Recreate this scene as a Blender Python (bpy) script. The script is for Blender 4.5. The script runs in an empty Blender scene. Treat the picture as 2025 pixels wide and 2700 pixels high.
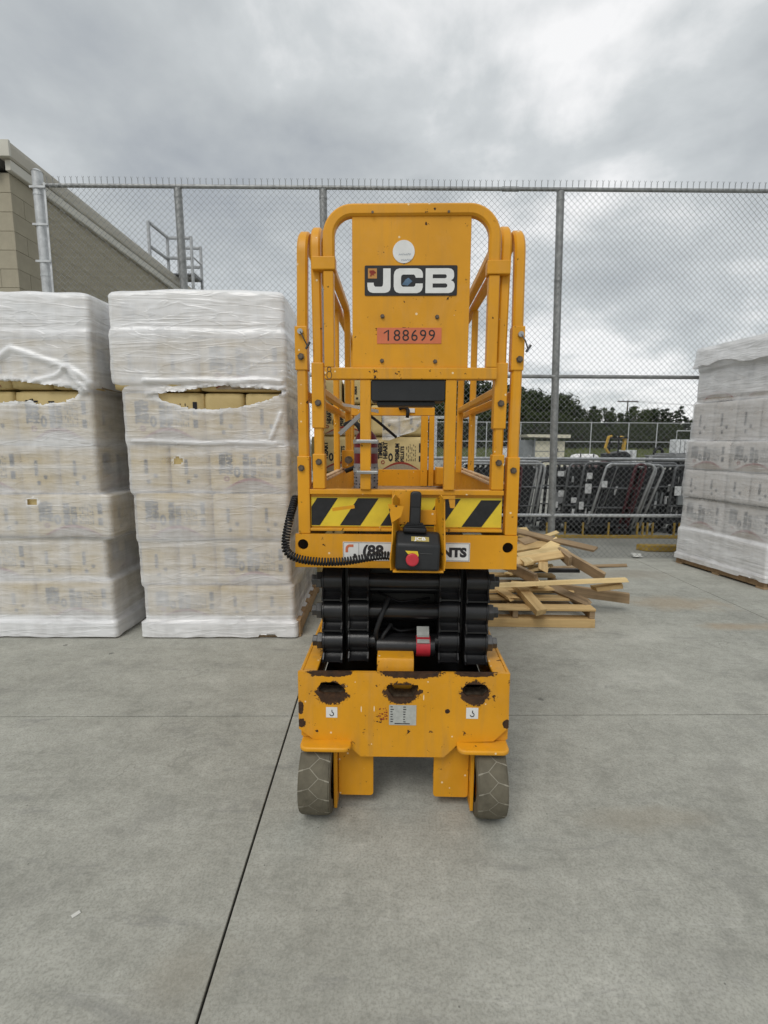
import bpy, bmesh, math, random
from mathutils import Vector, Matrix, noise
random.seed(7)
R = math.radians
sc = bpy.context.scene
C = sc.collection

# ------------------------------------------------------------------ camera, sky, sun, exposure
cam = bpy.data.cameras.new('camera'); camo = bpy.data.objects.new('camera', cam); C.objects.link(camo)
sc.camera = camo
cam.sensor_fit = 'VERTICAL'; cam.sensor_height = 24.0; cam.sensor_width = 18.0
cam.lens = 1300 / 2700 * 24.0
cam.clip_start = 0.05; cam.clip_end = 2000
camo.location = (0, 0, 1.37)
camo.rotation_euler = (Matrix.Rotation(R(90 - 7.97), 4, 'X') @ Matrix.Rotation(R(0.3), 4, 'Z')).to_euler()

w = bpy.data.worlds.new('World'); sc.world = w; w.use_nodes = True
SUN_EL, SUN_AZ = 52.0, 205.0       # azimuth: degrees clockwise from +Y; behind the camera and to the left
def build_world():
    nt = w.node_tree; n = nt.nodes; l = nt.links; n.clear()
    out = n.new('ShaderNodeOutputWorld'); bg = n.new('ShaderNodeBackground')
    sky = n.new('ShaderNodeTexSky'); sky.sky_type = 'NISHITA'; sky.sun_disc = False
    sky.sun_elevation = R(SUN_EL); sky.sun_rotation = R(SUN_AZ)
    tc = n.new('ShaderNodeTexCoord'); sep = n.new('ShaderNodeSeparateXYZ'); l.new(tc.outputs['Generated'], sep.inputs[0])
    def math_(op, a, b=None):
        m = n.new('ShaderNodeMath'); m.operation = op
        for i, v in enumerate((a, b)):
            if v is None: continue
            if isinstance(v, (int, float)): m.inputs[i].default_value = v
            else: l.new(v, m.inputs[i])
        return m.outputs[0]
    z = math_('MAXIMUM', sep.outputs[2], 0.0)
    def plane(k):
        zz = math_('ADD', z, k); comb = n.new('ShaderNodeCombineXYZ')
        l.new(math_('DIVIDE', sep.outputs[0], zz), comb.inputs[0]); l.new(math_('DIVIDE', sep.outputs[1], zz), comb.inputs[1]); return comb
    flat, high = plane(0.20), plane(0.36)
    def cloud(comb, scale, det, off, dist=0.3, rough=0.55):
        mp = n.new('ShaderNodeMapping'); mp.inputs['Location'].default_value = off; l.new(comb.outputs[0], mp.inputs[0])
        t = n.new('ShaderNodeTexNoise'); t.inputs['Scale'].default_value = scale; t.inputs['Detail'].default_value = det
        t.inputs['Roughness'].default_value = rough; t.inputs['Distortion'].default_value = dist; l.new(mp.outputs[0], t.inputs[0])
        return t.outputs[0]
    a = cloud(flat, 0.85, 5, (2.3, 5.15, 0.7), 0.35, 0.52); b = cloud(high, 3.4, 7, (7.1, 1.7, 0), 0.15, 0.55); c_ = cloud(high, 0.35, 2, (0.4, 2.2, 3.0))
    s = math_('ADD', math_('ADD', math_('MULTIPLY', a, 0.50), math_('MULTIPLY', b, 0.33)), math_('MULTIPLY', c_, 0.17))
    s = math_('ADD', s, math_('MULTIPLY', math_('POWER', math_('SUBTRACT', 1.0, z), 4.0), 0.045))      # cloud deck thinner and paler towards the horizon all round
    ramp = n.new('ShaderNodeValToRGB'); e = ramp.color_ramp.elements
    e[0].position = 0.40; e[0].color = (0.42, 0.45, 0.48, 1)
    e[1].position = 0.605; e[1].color = (1.0, 1.0, 1.0, 1)
    m1 = e.new(0.47); m1.color = (0.53, 0.56, 0.575, 1)
    m2 = e.new(0.535); m2.color = (0.66, 0.69, 0.70, 1)
    l.new(s, ramp.inputs[0])
    skm = n.new('ShaderNodeMixRGB'); skm.blend_type = 'MULTIPLY'; skm.inputs[0].default_value = 1
    l.new(sky.outputs[0], skm.inputs[1]); skm.inputs[2].default_value = (0.10, 0.10, 0.10, 1)
    mix = n.new('ShaderNodeMixRGB'); mix.inputs[0].default_value = 0.92
    l.new(skm.outputs[0], mix.inputs[1]); l.new(ramp.outputs[0], mix.inputs[2])
    l.new(mix.outputs[0], bg.inputs[0]); bg.inputs[1].default_value = 1.0
    l.new(bg.outputs[0], out.inputs[0])
build_world()
sun = bpy.data.lights.new('sun', 'SUN'); suno = bpy.data.objects.new('sun', sun); C.objects.link(suno)
sun.energy = 1.5; sun.angle = R(28); sun.color = (1.0, 0.97, 0.92)
_az, _el = R(SUN_AZ), R(SUN_EL)
_d = Vector((math.sin(_az) * math.cos(_el), math.cos(_az) * math.cos(_el), math.sin(_el)))
suno.rotation_euler = _d.to_track_quat('Z', 'Y').to_euler(); suno.location = _d * 40
sc.view_settings.view_transform = 'Standard'; sc.view_settings.look = 'None'
sc.view_settings.exposure = 0.0; sc.view_settings.gamma = 1.0; sc.view_settings.use_curve_mapping = False
sc.render.engine = 'CYCLES'
sc.cycles.transparent_max_bounces = 12; sc.cycles.max_bounces = 6
sc.cycles.use_denoising = True

# ------------------------------------------------------------------ materials
class NT:
    def __init__(s, name, rough=0.6, spec=0.5, metal=0.0):
        s.m = bpy.data.materials.new(name); s.m.use_nodes = True
        s.t = s.m.node_tree; s.n = s.t.nodes; s.l = s.t.links
        s.b = s.n['Principled BSDF']; s.b.inputs['Roughness'].default_value = rough
        s.b.inputs['Specular IOR Level'].default_value = spec; s.b.inputs['Metallic'].default_value = metal
        s.tc = s.n.new('ShaderNodeTexCoord')
    def val(s, sock, v):
        if isinstance(v, bpy.types.NodeSocket): s.l.new(v, sock)
        else: sock.default_value = v
    def math(s, op, a, b=0.0, clamp=False):
        m = s.n.new('ShaderNodeMath'); m.operation = op; m.use_clamp = clamp
        s.val(m.inputs[0], a); s.val(m.inputs[1], b); return m.outputs[0]
    def mapping(s, scale=(1, 1, 1), loc=(0, 0, 0), rot=(0, 0, 0), coord='Object'):
        mp = s.n.new('ShaderNodeMapping'); mp.inputs['Scale'].default_value = scale
        mp.inputs['Location'].default_value = loc; mp.inputs['Rotation'].default_value = rot
        if coord == 'World':
            g = s.n.new('ShaderNodeNewGeometry'); s.l.new(g.outputs['Position'], mp.inputs[0])
        else: s.l.new(s.tc.outputs[coord], mp.inputs[0])
        return mp.outputs[0]
    def noise(s, scale, detail=3, rough=0.55, vec=None, dist=0.0):
        t = s.n.new('ShaderNodeTexNoise'); t.inputs['Scale'].default_value = scale; t.inputs['Detail'].default_value = detail
        t.inputs['Roughness'].default_value = rough; t.inputs['Distortion'].default_value = dist
        s.l.new(vec if vec is not None else s.mapping(), t.inputs[0]); return t.outputs[0]
    def voro(s, scale, vec=None, feature='F1'):
        t = s.n.new('ShaderNodeTexVoronoi'); t.inputs['Scale'].default_value = scale; t.feature = feature
        s.l.new(vec if vec is not None else s.mapping(), t.inputs[0]); return t
    def ramp(s, f, stops, interp='LINEAR'):
        r = s.n.new('ShaderNodeValToRGB'); r.color_ramp.interpolation = interp; e = r.color_ramp.elements
        while len(e) < len(stops): e.new(0.5)
        for i, (p, c) in enumerate(stops):
            e[i].position = p; e[i].color = (c, c, c, 1) if isinstance(c, (int, float)) else (*c, 1)
        s.l.new(f, r.inputs[0]); return r.outputs[0]
    def mix(s, f, a, b, mode='MIX'):
        m = s.n.new('ShaderNodeMixRGB'); m.blend_type = mode; s.val(m.inputs[0], f)
        for i, v in ((1, a), (2, b)):
            if isinstance(v, tuple): m.inputs[i].default_value = (*v, 1)
            else: s.l.new(v, m.inputs[i])
        return m.outputs[0]
    def bump(s, h, dist=0.002, strength=0.6):
        b = s.n.new('ShaderNodeBump'); b.inputs['Distance'].default_value = dist; b.inputs['Strength'].default_value = strength
        s.l.new(h, b.inputs['Height']); s.l.new(b.outputs[0], s.b.inputs['Normal'])
    def color(s, c): s.val(s.b.inputs['Base Color'], (*c, 1) if isinstance(c, tuple) else c)

M = {}
def simple(name, col, rough=0.6, spec=0.5, metal=0.0, var=0.12, scale=12, bump=0.0, coord='Object'):
    t = NT(name, rough, spec, metal)
    v = t.mapping(coord=coord)
    f = t.noise(scale, 5, 0.6, v)
    lo = tuple(max(0, c * (1 - var)) for c in col); hi = tuple(min(1, c * (1 + var)) for c in col)
    t.color(t.ramp(f, [(0.3, lo), (0.7, hi)]))
    if bump: t.bump(t.noise(scale * 6, 4, 0.6, v), bump)
    M[name] = t.m; return t.m

def dist_blob(t, pos, cx, cz, rx, rz):
    sep = t.n.new('ShaderNodeSeparateXYZ'); t.l.new(pos, sep.inputs[0])
    a = t.math('DIVIDE', t.math('SUBTRACT', sep.outputs[0], cx), rx)
    b = t.math('DIVIDE', t.math('SUBTRACT', sep.outputs[2], cz), rz)
    return t.math('SQRT', t.math('ADD', t.math('MULTIPLY', a, a), t.math('MULTIPLY', b, b)))

def paint(name, base, blobs=(), chips=0.70, splash=True, dirt=0.25):
    t = NT(name, 0.42, 0.32)
    v = t.mapping()
    n1 = t.noise(3.5, 4, 0.6, v)
    lo = tuple(c * 0.86 for c in base); hi = tuple(min(1, c * 1.08) for c in base)
    col = t.ramp(n1, [(0.3, lo), (0.7, hi)])
    # thin grey-brown dirt film in streaks running down
    st = t.noise(1.0, 5, 0.65, t.mapping((22, 22, 2.2)))
    fade = t.noise(7.0, 5, 0.7, t.mapping((1, 1, 0.6), (3, 1, 2)), 0.6)
    col = t.mix(t.math('MULTIPLY', t.ramp(fade, [(0.52, 0.0), (0.74, 1.0)]), 0.24), col, tuple(min(1, c * 0.8 + 0.12) for c in base))
    scr = t.noise(1.0, 4, 0.7, t.mapping((60, 60, 5), (1, 4, 2), (0, R(28), 0)), 0.4)
    col = t.mix(t.math('MULTIPLY', t.ramp(scr, [(0.68, 0.0), (0.72, 1.0)]), 0.4), col, tuple(c * 0.45 for c in base))
    dm = t.math('MULTIPLY', t.ramp(st, [(0.5, 0.0), (0.75, 1.0)]), dirt)
    col = t.mix(dm, col, (0.30, 0.19, 0.08))
    if splash:      # small splashes of pale paint or mortar
        vo = t.voro(34.0, v); vc = t.n.new('ShaderNodeSeparateColor'); t.l.new(vo.outputs['Color'], vc.inputs[0])
        near = t.math('LESS_THAN', vo.outputs['Distance'], 0.13)
        pick = t.math('GREATER_THAN', vc.outputs[0], 0.80)
        col = t.mix(t.math('MULTIPLY', t.math('MULTIPLY', near, pick), 0.75), col, (0.85, 0.72, 0.48))
        sv = t.voro(11.0, t.mapping((3.2, 3.2, 0.55))); sc2 = t.n.new('ShaderNodeSeparateColor'); t.l.new(sv.outputs['Color'], sc2.inputs[0])
        near2 = t.math('LESS_THAN', sv.outputs['Distance'], 0.075); pick2 = t.math('GREATER_THAN', sc2.outputs[1], 0.88)
        col = t.mix(t.math('MULTIPLY', t.math('MULTIPLY', near2, pick2), 0.8), col, (0.88, 0.76, 0.55))
    # chips down to rusty primer
    ch = t.noise(26.0, 6, 0.72, v)
    cm = t.ramp(ch, [(chips, 0.0), (chips + 0.012, 1.0)])
    rust = t.ramp(t.noise(40, 5, 0.7, v), [(0.3, (0.018, 0.012, 0.009)), (0.65, (0.075, 0.036, 0.016)), (0.8, (0.14, 0.07, 0.025))])
    if blobs:
        d = None
        for bl in blobs:
            x = dist_blob(t, v, *bl); d = x if d is None else t.math('MINIMUM', d, x)
        jag = t.math('MULTIPLY', t.math('SUBTRACT', t.noise(42, 7, 0.78, v), 0.5), 1.6)
        bm_ = t.ramp(t.math('ADD', d, jag), [(0.90, 1.0), (0.92, 0.0)])
        halo = t.math('MULTIPLY', t.ramp(t.math('ADD', d, jag), [(0.92, 1.0), (1.5, 0.0)]), t.ramp(t.noise(60, 4, 0.7, v), [(0.35, 0.0), (0.65, 1.0)]))
        col = t.mix(t.math('MULTIPLY', halo, 0.45), col, (0.20, 0.085, 0.02))
        cm = t.math('MAXIMUM', cm, bm_)
    col = t.mix(cm, col, rust)
    t.color(col)
    t.val(t.b.inputs['Roughness'], t.math('ADD', t.math('MULTIPLY', cm, 0.35), t.math('ADD', t.math('MULTIPLY', fade, 0.35), 0.24)))
    t.bump(t.math('SUBTRACT', t.math('MULTIPLY', t.noise(110, 3, 0.5, v), 0.35), cm), 0.0008, 0.7)
    M[name] = t.m; return t.m

YEL = (0.700, 0.318, 0.014)
paint('yellow_paint', YEL, chips=0.652)
paint('worn_yellow_paint', YEL, chips=0.615, dirt=0.40)
paint('chassis_paint', YEL, blobs=[(-0.262, 0.478, 0.064, 0.047), (-0.012, 0.482, 0.068, 0.045), (0.252, 0.487, 0.057, 0.049),
      (-0.265, 0.556, 0.085, 0.017), (0.022, 0.560, 0.125, 0.024), (0.25, 0.562, 0.080, 0.016), (0.155, 0.415, 0.01, 0.01),
      (-0.375, 0.42, 0.012, 0.03), (-0.372, 0.36, 0.016, 0.02), (0.368, 0.37, 0.015, 0.02)], chips=0.625, dirt=0.34)
simple('black_paint', (0.014, 0.014, 0.015), 0.32, 0.5, var=0.5, scale=9, bump=0.0006)
simple('black_plastic', (0.016, 0.017, 0.018), 0.5, 0.4, var=0.3)
simple('black_rubber', (0.012, 0.012, 0.013), 0.62, 0.4, var=0.25)
simple('cavity_shade', (0.02, 0.014, 0.01), 0.8, 0.2)  # near-black colour stands in for the shade inside hollow parts
simple('tyre_tread', (0.125, 0.112, 0.082), 0.85, 0.2, var=0.22, scale=18, bump=0.0015)
simple('tyre_groove', (0.27, 0.25, 0.20), 0.9, 0.2, var=0.2, scale=18)
simple('steel', (0.42, 0.42, 0.41), 0.38, 0.5, 0.85, var=0.2)
simple('dark_steel', (0.10, 0.10, 0.10), 0.42, 0.5, 0.8, var=0.4)
simple('bolt_steel', (0.12, 0.095, 0.07), 0.5, 0.5, 0.6, var=0.5, scale=60)
simple('galvanised', (0.30, 0.305, 0.30), 0.5, 0.5, 0.45, var=0.30, scale=16, bump=0.0006)
simple('bright_galvanised', (0.52, 0.53, 0.53), 0.42, 0.5, 0.5, var=0.22, scale=14)
simple('fence_wire', (0.20, 0.21, 0.21), 0.5, 0.5, 0.4, var=0.25, scale=2)
simple('white_decal', (0.72, 0.72, 0.70), 0.45, 0.4, var=0.06, scale=30)
simple('dull_label', (0.20, 0.19, 0.19), 0.5, 0.4, var=0.2, scale=60)
simple('grey_decal', (0.42, 0.43, 0.40), 0.4, 0.5, var=0.12, scale=60)
simple('black_decal', (0.018, 0.018, 0.019), 0.4, 0.4, var=0.3, scale=40)
simple('decal_yellow', (0.74, 0.55, 0.035), 0.42, 0.45, var=0.10, scale=14)
simple('orange_decal', (0.60, 0.16, 0.07), 0.5, 0.4, var=0.10, scale=20)
simple('logo_orange', (0.50, 0.24, 0.06), 0.5, 0.4, var=0.1)
simple('gold_decal', (0.42, 0.33, 0.10), 0.5, 0.4, var=0.15)
simple('ink', (0.03, 0.028, 0.03), 0.6, 0.3, var=0.2)
simple('blue_scuff', (0.10, 0.17, 0.26), 0.5, 0.3, var=0.3, scale=30)
simple('red_plastic', (0.52, 0.03, 0.045), 0.42, 0.45, var=0.12, scale=20)
simple('red_paint', (0.13, 0.008, 0.012), 0.4, 0.3, var=0.15)
simple('dark_red_paint', (0.075, 0.013, 0.018), 0.45, 0.5, var=0.3)
simple('deck_plate', (0.34, 0.22, 0.12), 0.7, 0.3, var=0.3, scale=20, bump=0.001)
simple('scuffed_edge', (0.62, 0.42, 0.24), 0.7, 0.3, var=0.3, scale=26, bump=0.001)
simple('stucco_block', (0.37, 0.335, 0.255), 0.92, 0.2, var=0.10, scale=5, bump=0.003, coord='Object')
simple('mortar', (0.34, 0.31, 0.235), 0.95, 0.1, var=0.1)
simple('trim_beige', (0.50, 0.47, 0.40), 0.5, 0.4, var=0.08, scale=3)
simple('trim_light', (0.58, 0.56, 0.49), 0.5, 0.4, var=0.08, scale=3)
simple('roof_grey', (0.16, 0.16, 0.155), 0.6, 0.4)
simple('grey_tube', (0.40, 0.41, 0.415), 0.35, 0.5, 0.35, var=0.2)
simple('cart_black', (0.015, 0.016, 0.018), 0.5, 0.4, var=0.4)
simple('cart_grey', (0.13, 0.135, 0.14), 0.45, 0.5, 0.3, var=0.3)
simple('white_label', (0.62, 0.63, 0.63), 0.5, 0.4, var=0.1)
simple('kerb_yellow', (0.34, 0.225, 0.045), 0.7, 0.3, var=0.25, scale=14)
simple('machine_yellow', (0.48, 0.30, 0.05), 0.6, 0.3, var=0.2)
simple('cream_panel', (0.60, 0.57, 0.45), 0.6, 0.3, var=0.08)
simple('shed_grey', (0.22, 0.235, 0.24), 0.6, 0.3, var=0.12)
simple('white_tank', (0.68, 0.67, 0.66), 0.4, 0.5, var=0.08, scale=3)
simple('grey_board', (0.22, 0.225, 0.23), 0.6, 0.4, var=0.15)
simple('wrapped_white', (0.62, 0.635, 0.64), 0.4, 0.5, var=0.14, scale=6)
simple('bark', (0.06, 0.045, 0.035), 0.9, 0.2, var=0.3)
simple('pole_wood', (0.09, 0.075, 0.06), 0.9, 0.2, var=0.2)
simple('paper', (0.62, 0.62, 0.58), 0.8, 0.2, var=0.05)
simple('print_dark', (0.022, 0.022, 0.026), 0.7, 0.2, var=0.2, scale=60)
simple('print_red', (0.26, 0.045, 0.03), 0.7, 0.2, var=0.2, scale=60)
simple('print_grey', (0.30, 0.24, 0.17), 0.7, 0.2, var=0.15, scale=60)

def wood(name, c1, c2, rough=0.85):
    t = NT(name, rough, 0.2)
    oi = t.n.new('ShaderNodeObjectInfo')
    ad = t.n.new('ShaderNodeVectorMath'); ad.operation = 'ADD'
    t.l.new(t.mapping((1.6, 30, 30)), ad.inputs[0])
    cmb = t.n.new('ShaderNodeCombineXYZ'); t.l.new(t.math('MULTIPLY', oi.outputs['Random'], 40), cmb.inputs[0]); t.l.new(cmb.outputs[0], ad.inputs[1])
    g = t.noise(1.0, 5, 0.6, ad.outputs[0], 0.6)
    col = t.ramp(g, [(0.3, c1), (0.7, c2)])
    blotch = t.noise(6, 4, 0.6)
    col = t.mix(t.math('MULTIPLY', t.ramp(blotch, [(0.5, 0.0), (0.75, 1.0)]), 0.45), col, tuple(c * 0.45 for c in c1))
    col = t.mix(0.28, col, t.ramp(oi.outputs['Random'], [(0.0, tuple(c * 0.55 for c in c1)), (1.0, tuple(min(1, c * 1.3) for c in c2))]))
    t.color(col); t.bump(g, 0.0015, 0.6); M[name] = t.m
wood('pine', (0.38, 0.245, 0.105), (0.64, 0.46, 0.225))
wood('weathered_pine', (0.17, 0.12, 0.075), (0.42, 0.30, 0.175))
wood('pale_pine', (0.52, 0.37, 0.17), (0.78, 0.60, 0.32))
wood('pallet_wood', (0.24, 0.155, 0.085), (0.42, 0.29, 0.17))

def concrete(name):
    t = NT(name, 0.82, 0.25)
    v = t.mapping(coord='World')
    diag = t.mapping((0.9, 2.6, 1), rot=(0, 0, R(38)), coord='World')
    a = t.noise(0.9, 6, 0.62, v, 0.4); b = t.noise(1.3, 6, 0.65, diag, 0.5); c = t.noise(9, 6, 0.7, v); d = t.noise(120, 4, 0.7, v)
    e_ = t.noise(34, 6, 0.75, v)
    s = t.math('ADD', t.math('ADD', t.math('MULTIPLY', a, 0.24), t.math('MULTIPLY', b, 0.24)), t.math('ADD', t.math('MULTIPLY', c, 0.24), t.math('MULTIPLY', e_, 0.28)))
    col = t.ramp(s, [(0.40, (0.268, 0.268, 0.235)), (0.47, (0.350, 0.349, 0.308)), (0.53, (0.408, 0.406, 0.360)), (0.60, (0.49, 0.486, 0.435))])
    col = t.mix(t.math('MULTIPLY', t.ramp(d, [(0.38, 1.0), (0.54, 0.0)]), 0.40), col, (0.17, 0.168, 0.145))
    grit = t.voro(26.0, v); gc = t.n.new('ShaderNodeSeparateColor'); t.l.new(grit.outputs['Color'], gc.inputs[0])
    col = t.mix(t.math('MULTIPLY', t.math('MULTIPLY', t.math('LESS_THAN', grit.outputs['Distance'], 0.07), t.math('GREATER_THAN', gc.outputs[0], 0.90)), 0.7), col, (0.09, 0.088, 0.08))
    # hairline crazing, broken up
    wv = t.n.new('ShaderNodeVectorMath'); wv.operation = 'ADD'; nz_ = t.n.new('ShaderNodeTexNoise'); nz_.inputs['Scale'].default_value = 2.0; nz_.inputs['Detail'].default_value = 5; t.l.new(v, nz_.inputs[0]); t.l.new(v, wv.inputs[0]); t.l.new(nz_.outputs['Color'], wv.inputs[1])
    ck = t.voro(1.1, wv.outputs[0], 'DISTANCE_TO_EDGE')
    cr = t.math('MULTIPLY', t.ramp(ck.outputs['Distance'], [(0.0, 1.0), (0.006, 0.0)]), t.ramp(t.noise(1.4, 3, 0.6, v), [(0.52, 0.0), (0.62, 1.0)]))
    col = t.mix(t.math('MULTIPLY', cr, 0.5), col, (0.16, 0.155, 0.14))
    # wheel tracks: faint long dark arcs
    wt = t.n.new('ShaderNodeTexWave'); wt.wave_type = 'RINGS'; wt.rings_direction = 'Z'; wt.inputs['Scale'].default_value = 0.22; wt.inputs['Distortion'].default_value = 1.5; wt.inputs['Detail'].default_value = 3; t.l.new(t.mapping((1, 1, 1), (6.5, -9, 0), coord='World'), wt.inputs[0])
    trk = t.math('MULTIPLY', t.ramp(wt.outputs['Fac'], [(0.90, 0.0), (0.97, 1.0)]), t.ramp(t.noise(5, 5, 0.7, v), [(0.45, 0.0), (0.65, 1.0)]))
    col = t.mix(t.math('MULTIPLY', trk, 0.28), col, (0.17, 0.168, 0.155))
    # fine pale scratches and dark scuffs
    sc1 = t.noise(3.5, 6, 0.75, t.mapping((1.0, 7.0, 1), rot=(0, 0, R(-52)), coord='World'), 1.2)
    col = t.mix(t.math('MULTIPLY', t.ramp(sc1, [(0.60, 0.0), (0.72, 1.0)]), 0.30), col, (0.56, 0.55, 0.52))
    sc2 = t.noise(2.2, 6, 0.75, t.mapping((1.0, 4.0, 1), (4, 9, 0), (0, 0, R(35)), coord='World'), 0.8)
    col = t.mix(t.math('MULTIPLY', t.ramp(sc2, [(0.58, 0.0), (0.70, 1.0)]), 0.40), col, (0.165, 0.165, 0.162))
    sm = t.noise(0.8, 5, 0.62, t.mapping((1, 1, 1), (11, 3, 0), coord='World'), 0.6)
    col = t.mix(t.math('MULTIPLY', t.ramp(sm, [(0.54, 0.0), (0.70, 1.0)]), 0.22), col, (0.22, 0.208, 0.175))
    # dark oil spots
    vs = t.voro(2.3, t.mapping((1, 1, 1), (0.3, 0.2, 0), coord='World')); vcs = t.n.new('ShaderNodeSeparateColor'); t.l.new(vs.outputs['Color'], vcs.inputs[0])
    spot = t.math('MULTIPLY', t.math('LESS_THAN', t.math('ADD', vs.outputs['Distance'], t.math('MULTIPLY', t.noise(30, 3, 0.6, v), 0.05)), 0.062), t.math('GREATER_THAN', vcs.outputs[0], 0.5))
    col = t.mix(t.math('MULTIPLY', spot, 0.6), col, (0.10, 0.10, 0.095))
    # brown stains left by wet timber (shape of their own)
    sep = t.n.new('ShaderNodeSeparateXYZ'); t.l.new(v, sep.inputs[0])
    def stain(cx, cy, rx, ry, col_in, k, sc_):
        a_ = t.math('DIVIDE', t.math('SUBTRACT', sep.outputs[0], cx), rx); b_ = t.math('DIVIDE', t.math('SUBTRACT', sep.outputs[1], cy), ry)
        dd = t.math('SQRT', t.math('ADD', t.math('MULTIPLY', a_, a_), t.math('MULTIPLY', b_, b_)))
        dd = t.math('ADD', dd, t.math('MULTIPLY', t.math('SUBTRACT', t.noise(3.5, 5, 0.65, v), 0.5), 1.6))
        return t.mix(t.math('MULTIPLY', t.ramp(dd, [(0.35, 1.0), (1.0, 0.0)]), k), col_in, sc_)
    col = stain(2.55, 4.15, 0.5, 0.25, col, 0.36, (0.36, 0.25, 0.135)); col = stain(2.75, 3.6, 0.45, 0.10, col, 0.40, (0.36, 0.25, 0.14))
    col = stain(1.0, 1.65, 0.35, 0.08, col, 0.22, (0.26, 0.205, 0.13)); col = stain(2.5, 5.1, 0.7, 0.25, col, 0.4, (0.24, 0.2, 0.15))
    col = stain(-0.5, 1.1, 0.16, 0.14, col, 0.25, (0.27, 0.235, 0.175))
    t.color(col)
    t.bump(t.math('ADD', t.math('MULTIPLY', d, 0.6), t.math('MULTIPLY', c, 0.5)), 0.0018, 0.5)
    M[name] = t.m
concrete('concrete')
simple('joint_filler', (0.025, 0.024, 0.022), 0.9, 0.2)
simple('asphalt', (0.27, 0.268, 0.24), 0.92, 0.2, var=0.22, scale=1.2, bump=0.004, coord='Object')

def bag_mat():
    t = NT('bag_paper', 0.62, 0.35)
    oi = t.n.new('ShaderNodeObjectInfo')
    v = t.mapping()
    a = t.noise(5, 4, 0.6, v)
    col = t.ramp(a, [(0.3, (0.47, 0.355, 0.150)), (0.7, (0.61, 0.48, 0.235))])
    col = t.mix(0.25, col, t.ramp(oi.outputs['Random'], [(0, (0.42, 0.32, 0.13)), (1, (0.66, 0.52, 0.26))]))
    t.color(col); t.bump(t.noise(22, 4, 0.6, v, 0.6), 0.004, 0.5); M['bag_paper'] = t.m
bag_mat()
def film_mat():
    t = NT('stretch_film', 0.3, 0.5)
    at = t.n.new('ShaderNodeAttribute'); at.attribute_name = 'wrap'
    hz = t.noise(1.0, 4, 0.55, t.mapping((0.9, 0.9, 13)), 0.6)
    vt = t.noise(1.0, 4, 0.55, t.mapping((11, 11, 1.2)), 0.3)
    big = t.noise(3.2, 4, 0.6, t.mapping((1, 1, 1.6)), 0.8)
    f = t.math('ADD', t.math('MULTIPLY', t.math('SUBTRACT', hz, 0.5), 0.8), t.math('MULTIPLY', t.math('SUBTRACT', vt, 0.5), 0.38))
    f = t.math('ADD', f, t.math('MULTIPLY', t.math('SUBTRACT', big, 0.5), 0.55))
    f = t.math('ADD', f, at.outputs['Fac'], True)
    f = t.math('MINIMUM', t.math('MAXIMUM', f, 0.20), 0.97)
    t.b.inputs['Base Color'].default_value = (0.90, 0.905, 0.915, 1)
    t.b.inputs['Roughness'].default_value = 0.26
    fold = t.noise(1.0, 2, 0.5, t.mapping((1.0, 1.0, 11), (0, 0, 0), (0, R(3), 0)), 1.0)
    dg = t.noise(1.0, 2, 0.5, t.mapping((3, 3, 14), (3, 1, 0), (0, R(35), 0)), 0.6)
    t.bump(t.math('ADD', t.ramp(fold, [(0.40, 0.0), (0.50, 1.0), (0.60, 0.15)]), t.math('MULTIPLY', t.ramp(dg, [(0.45, 0.0), (0.52, 1.0), (0.56, 0.0)]), 0.8)), 0.003, 0.6)
    tl = t.n.new('ShaderNodeBsdfTranslucent'); tl.inputs[0].default_value = (0.85, 0.85, 0.84, 1)
    tr = t.n.new('ShaderNodeBsdfTransparent')
    m1 = t.n.new('ShaderNodeMixShader'); m1.inputs[0].default_value = 0.12
    t.l.new(t.b.outputs[0], m1.inputs[1]); t.l.new(tl.outputs[0], m1.inputs[2])
    m2 = t.n.new('ShaderNodeMixShader'); t.l.new(f, m2.inputs[0]); t.l.new(tr.outputs[0], m2.inputs[1]); t.l.new(m1.outputs[0], m2.inputs[2])
    t.l.new(m2.outputs[0], t.n['Material Output'].inputs[0]); M['stretch_film'] = t.m
film_mat()
def leaf_mat(name, c1, c2):
    t = NT(name, 0.7, 0.25); oi = t.n.new('ShaderNodeObjectInfo')
    g = t.n.new('ShaderNodeNewGeometry')
    col = t.ramp(g.outputs['Random Per Island'], [(0, c1), (1, c2)])
    col = t.mix(0.3, col, t.ramp(oi.outputs['Random'], [(0, tuple(c * 0.6 for c in c1)), (1, tuple(c * 1.25 for c in c2))]))
    t.color(col); M[name] = t.m
leaf_mat('leaf_dark', (0.012, 0.021, 0.010), (0.036, 0.052, 0.020))
leaf_mat('leaf_mid', (0.022, 0.036, 0.013), (0.062, 0.080, 0.026))
leaf_mat('grass_blade', (0.08, 0.10, 0.035), (0.16, 0.18, 0.07))

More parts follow.
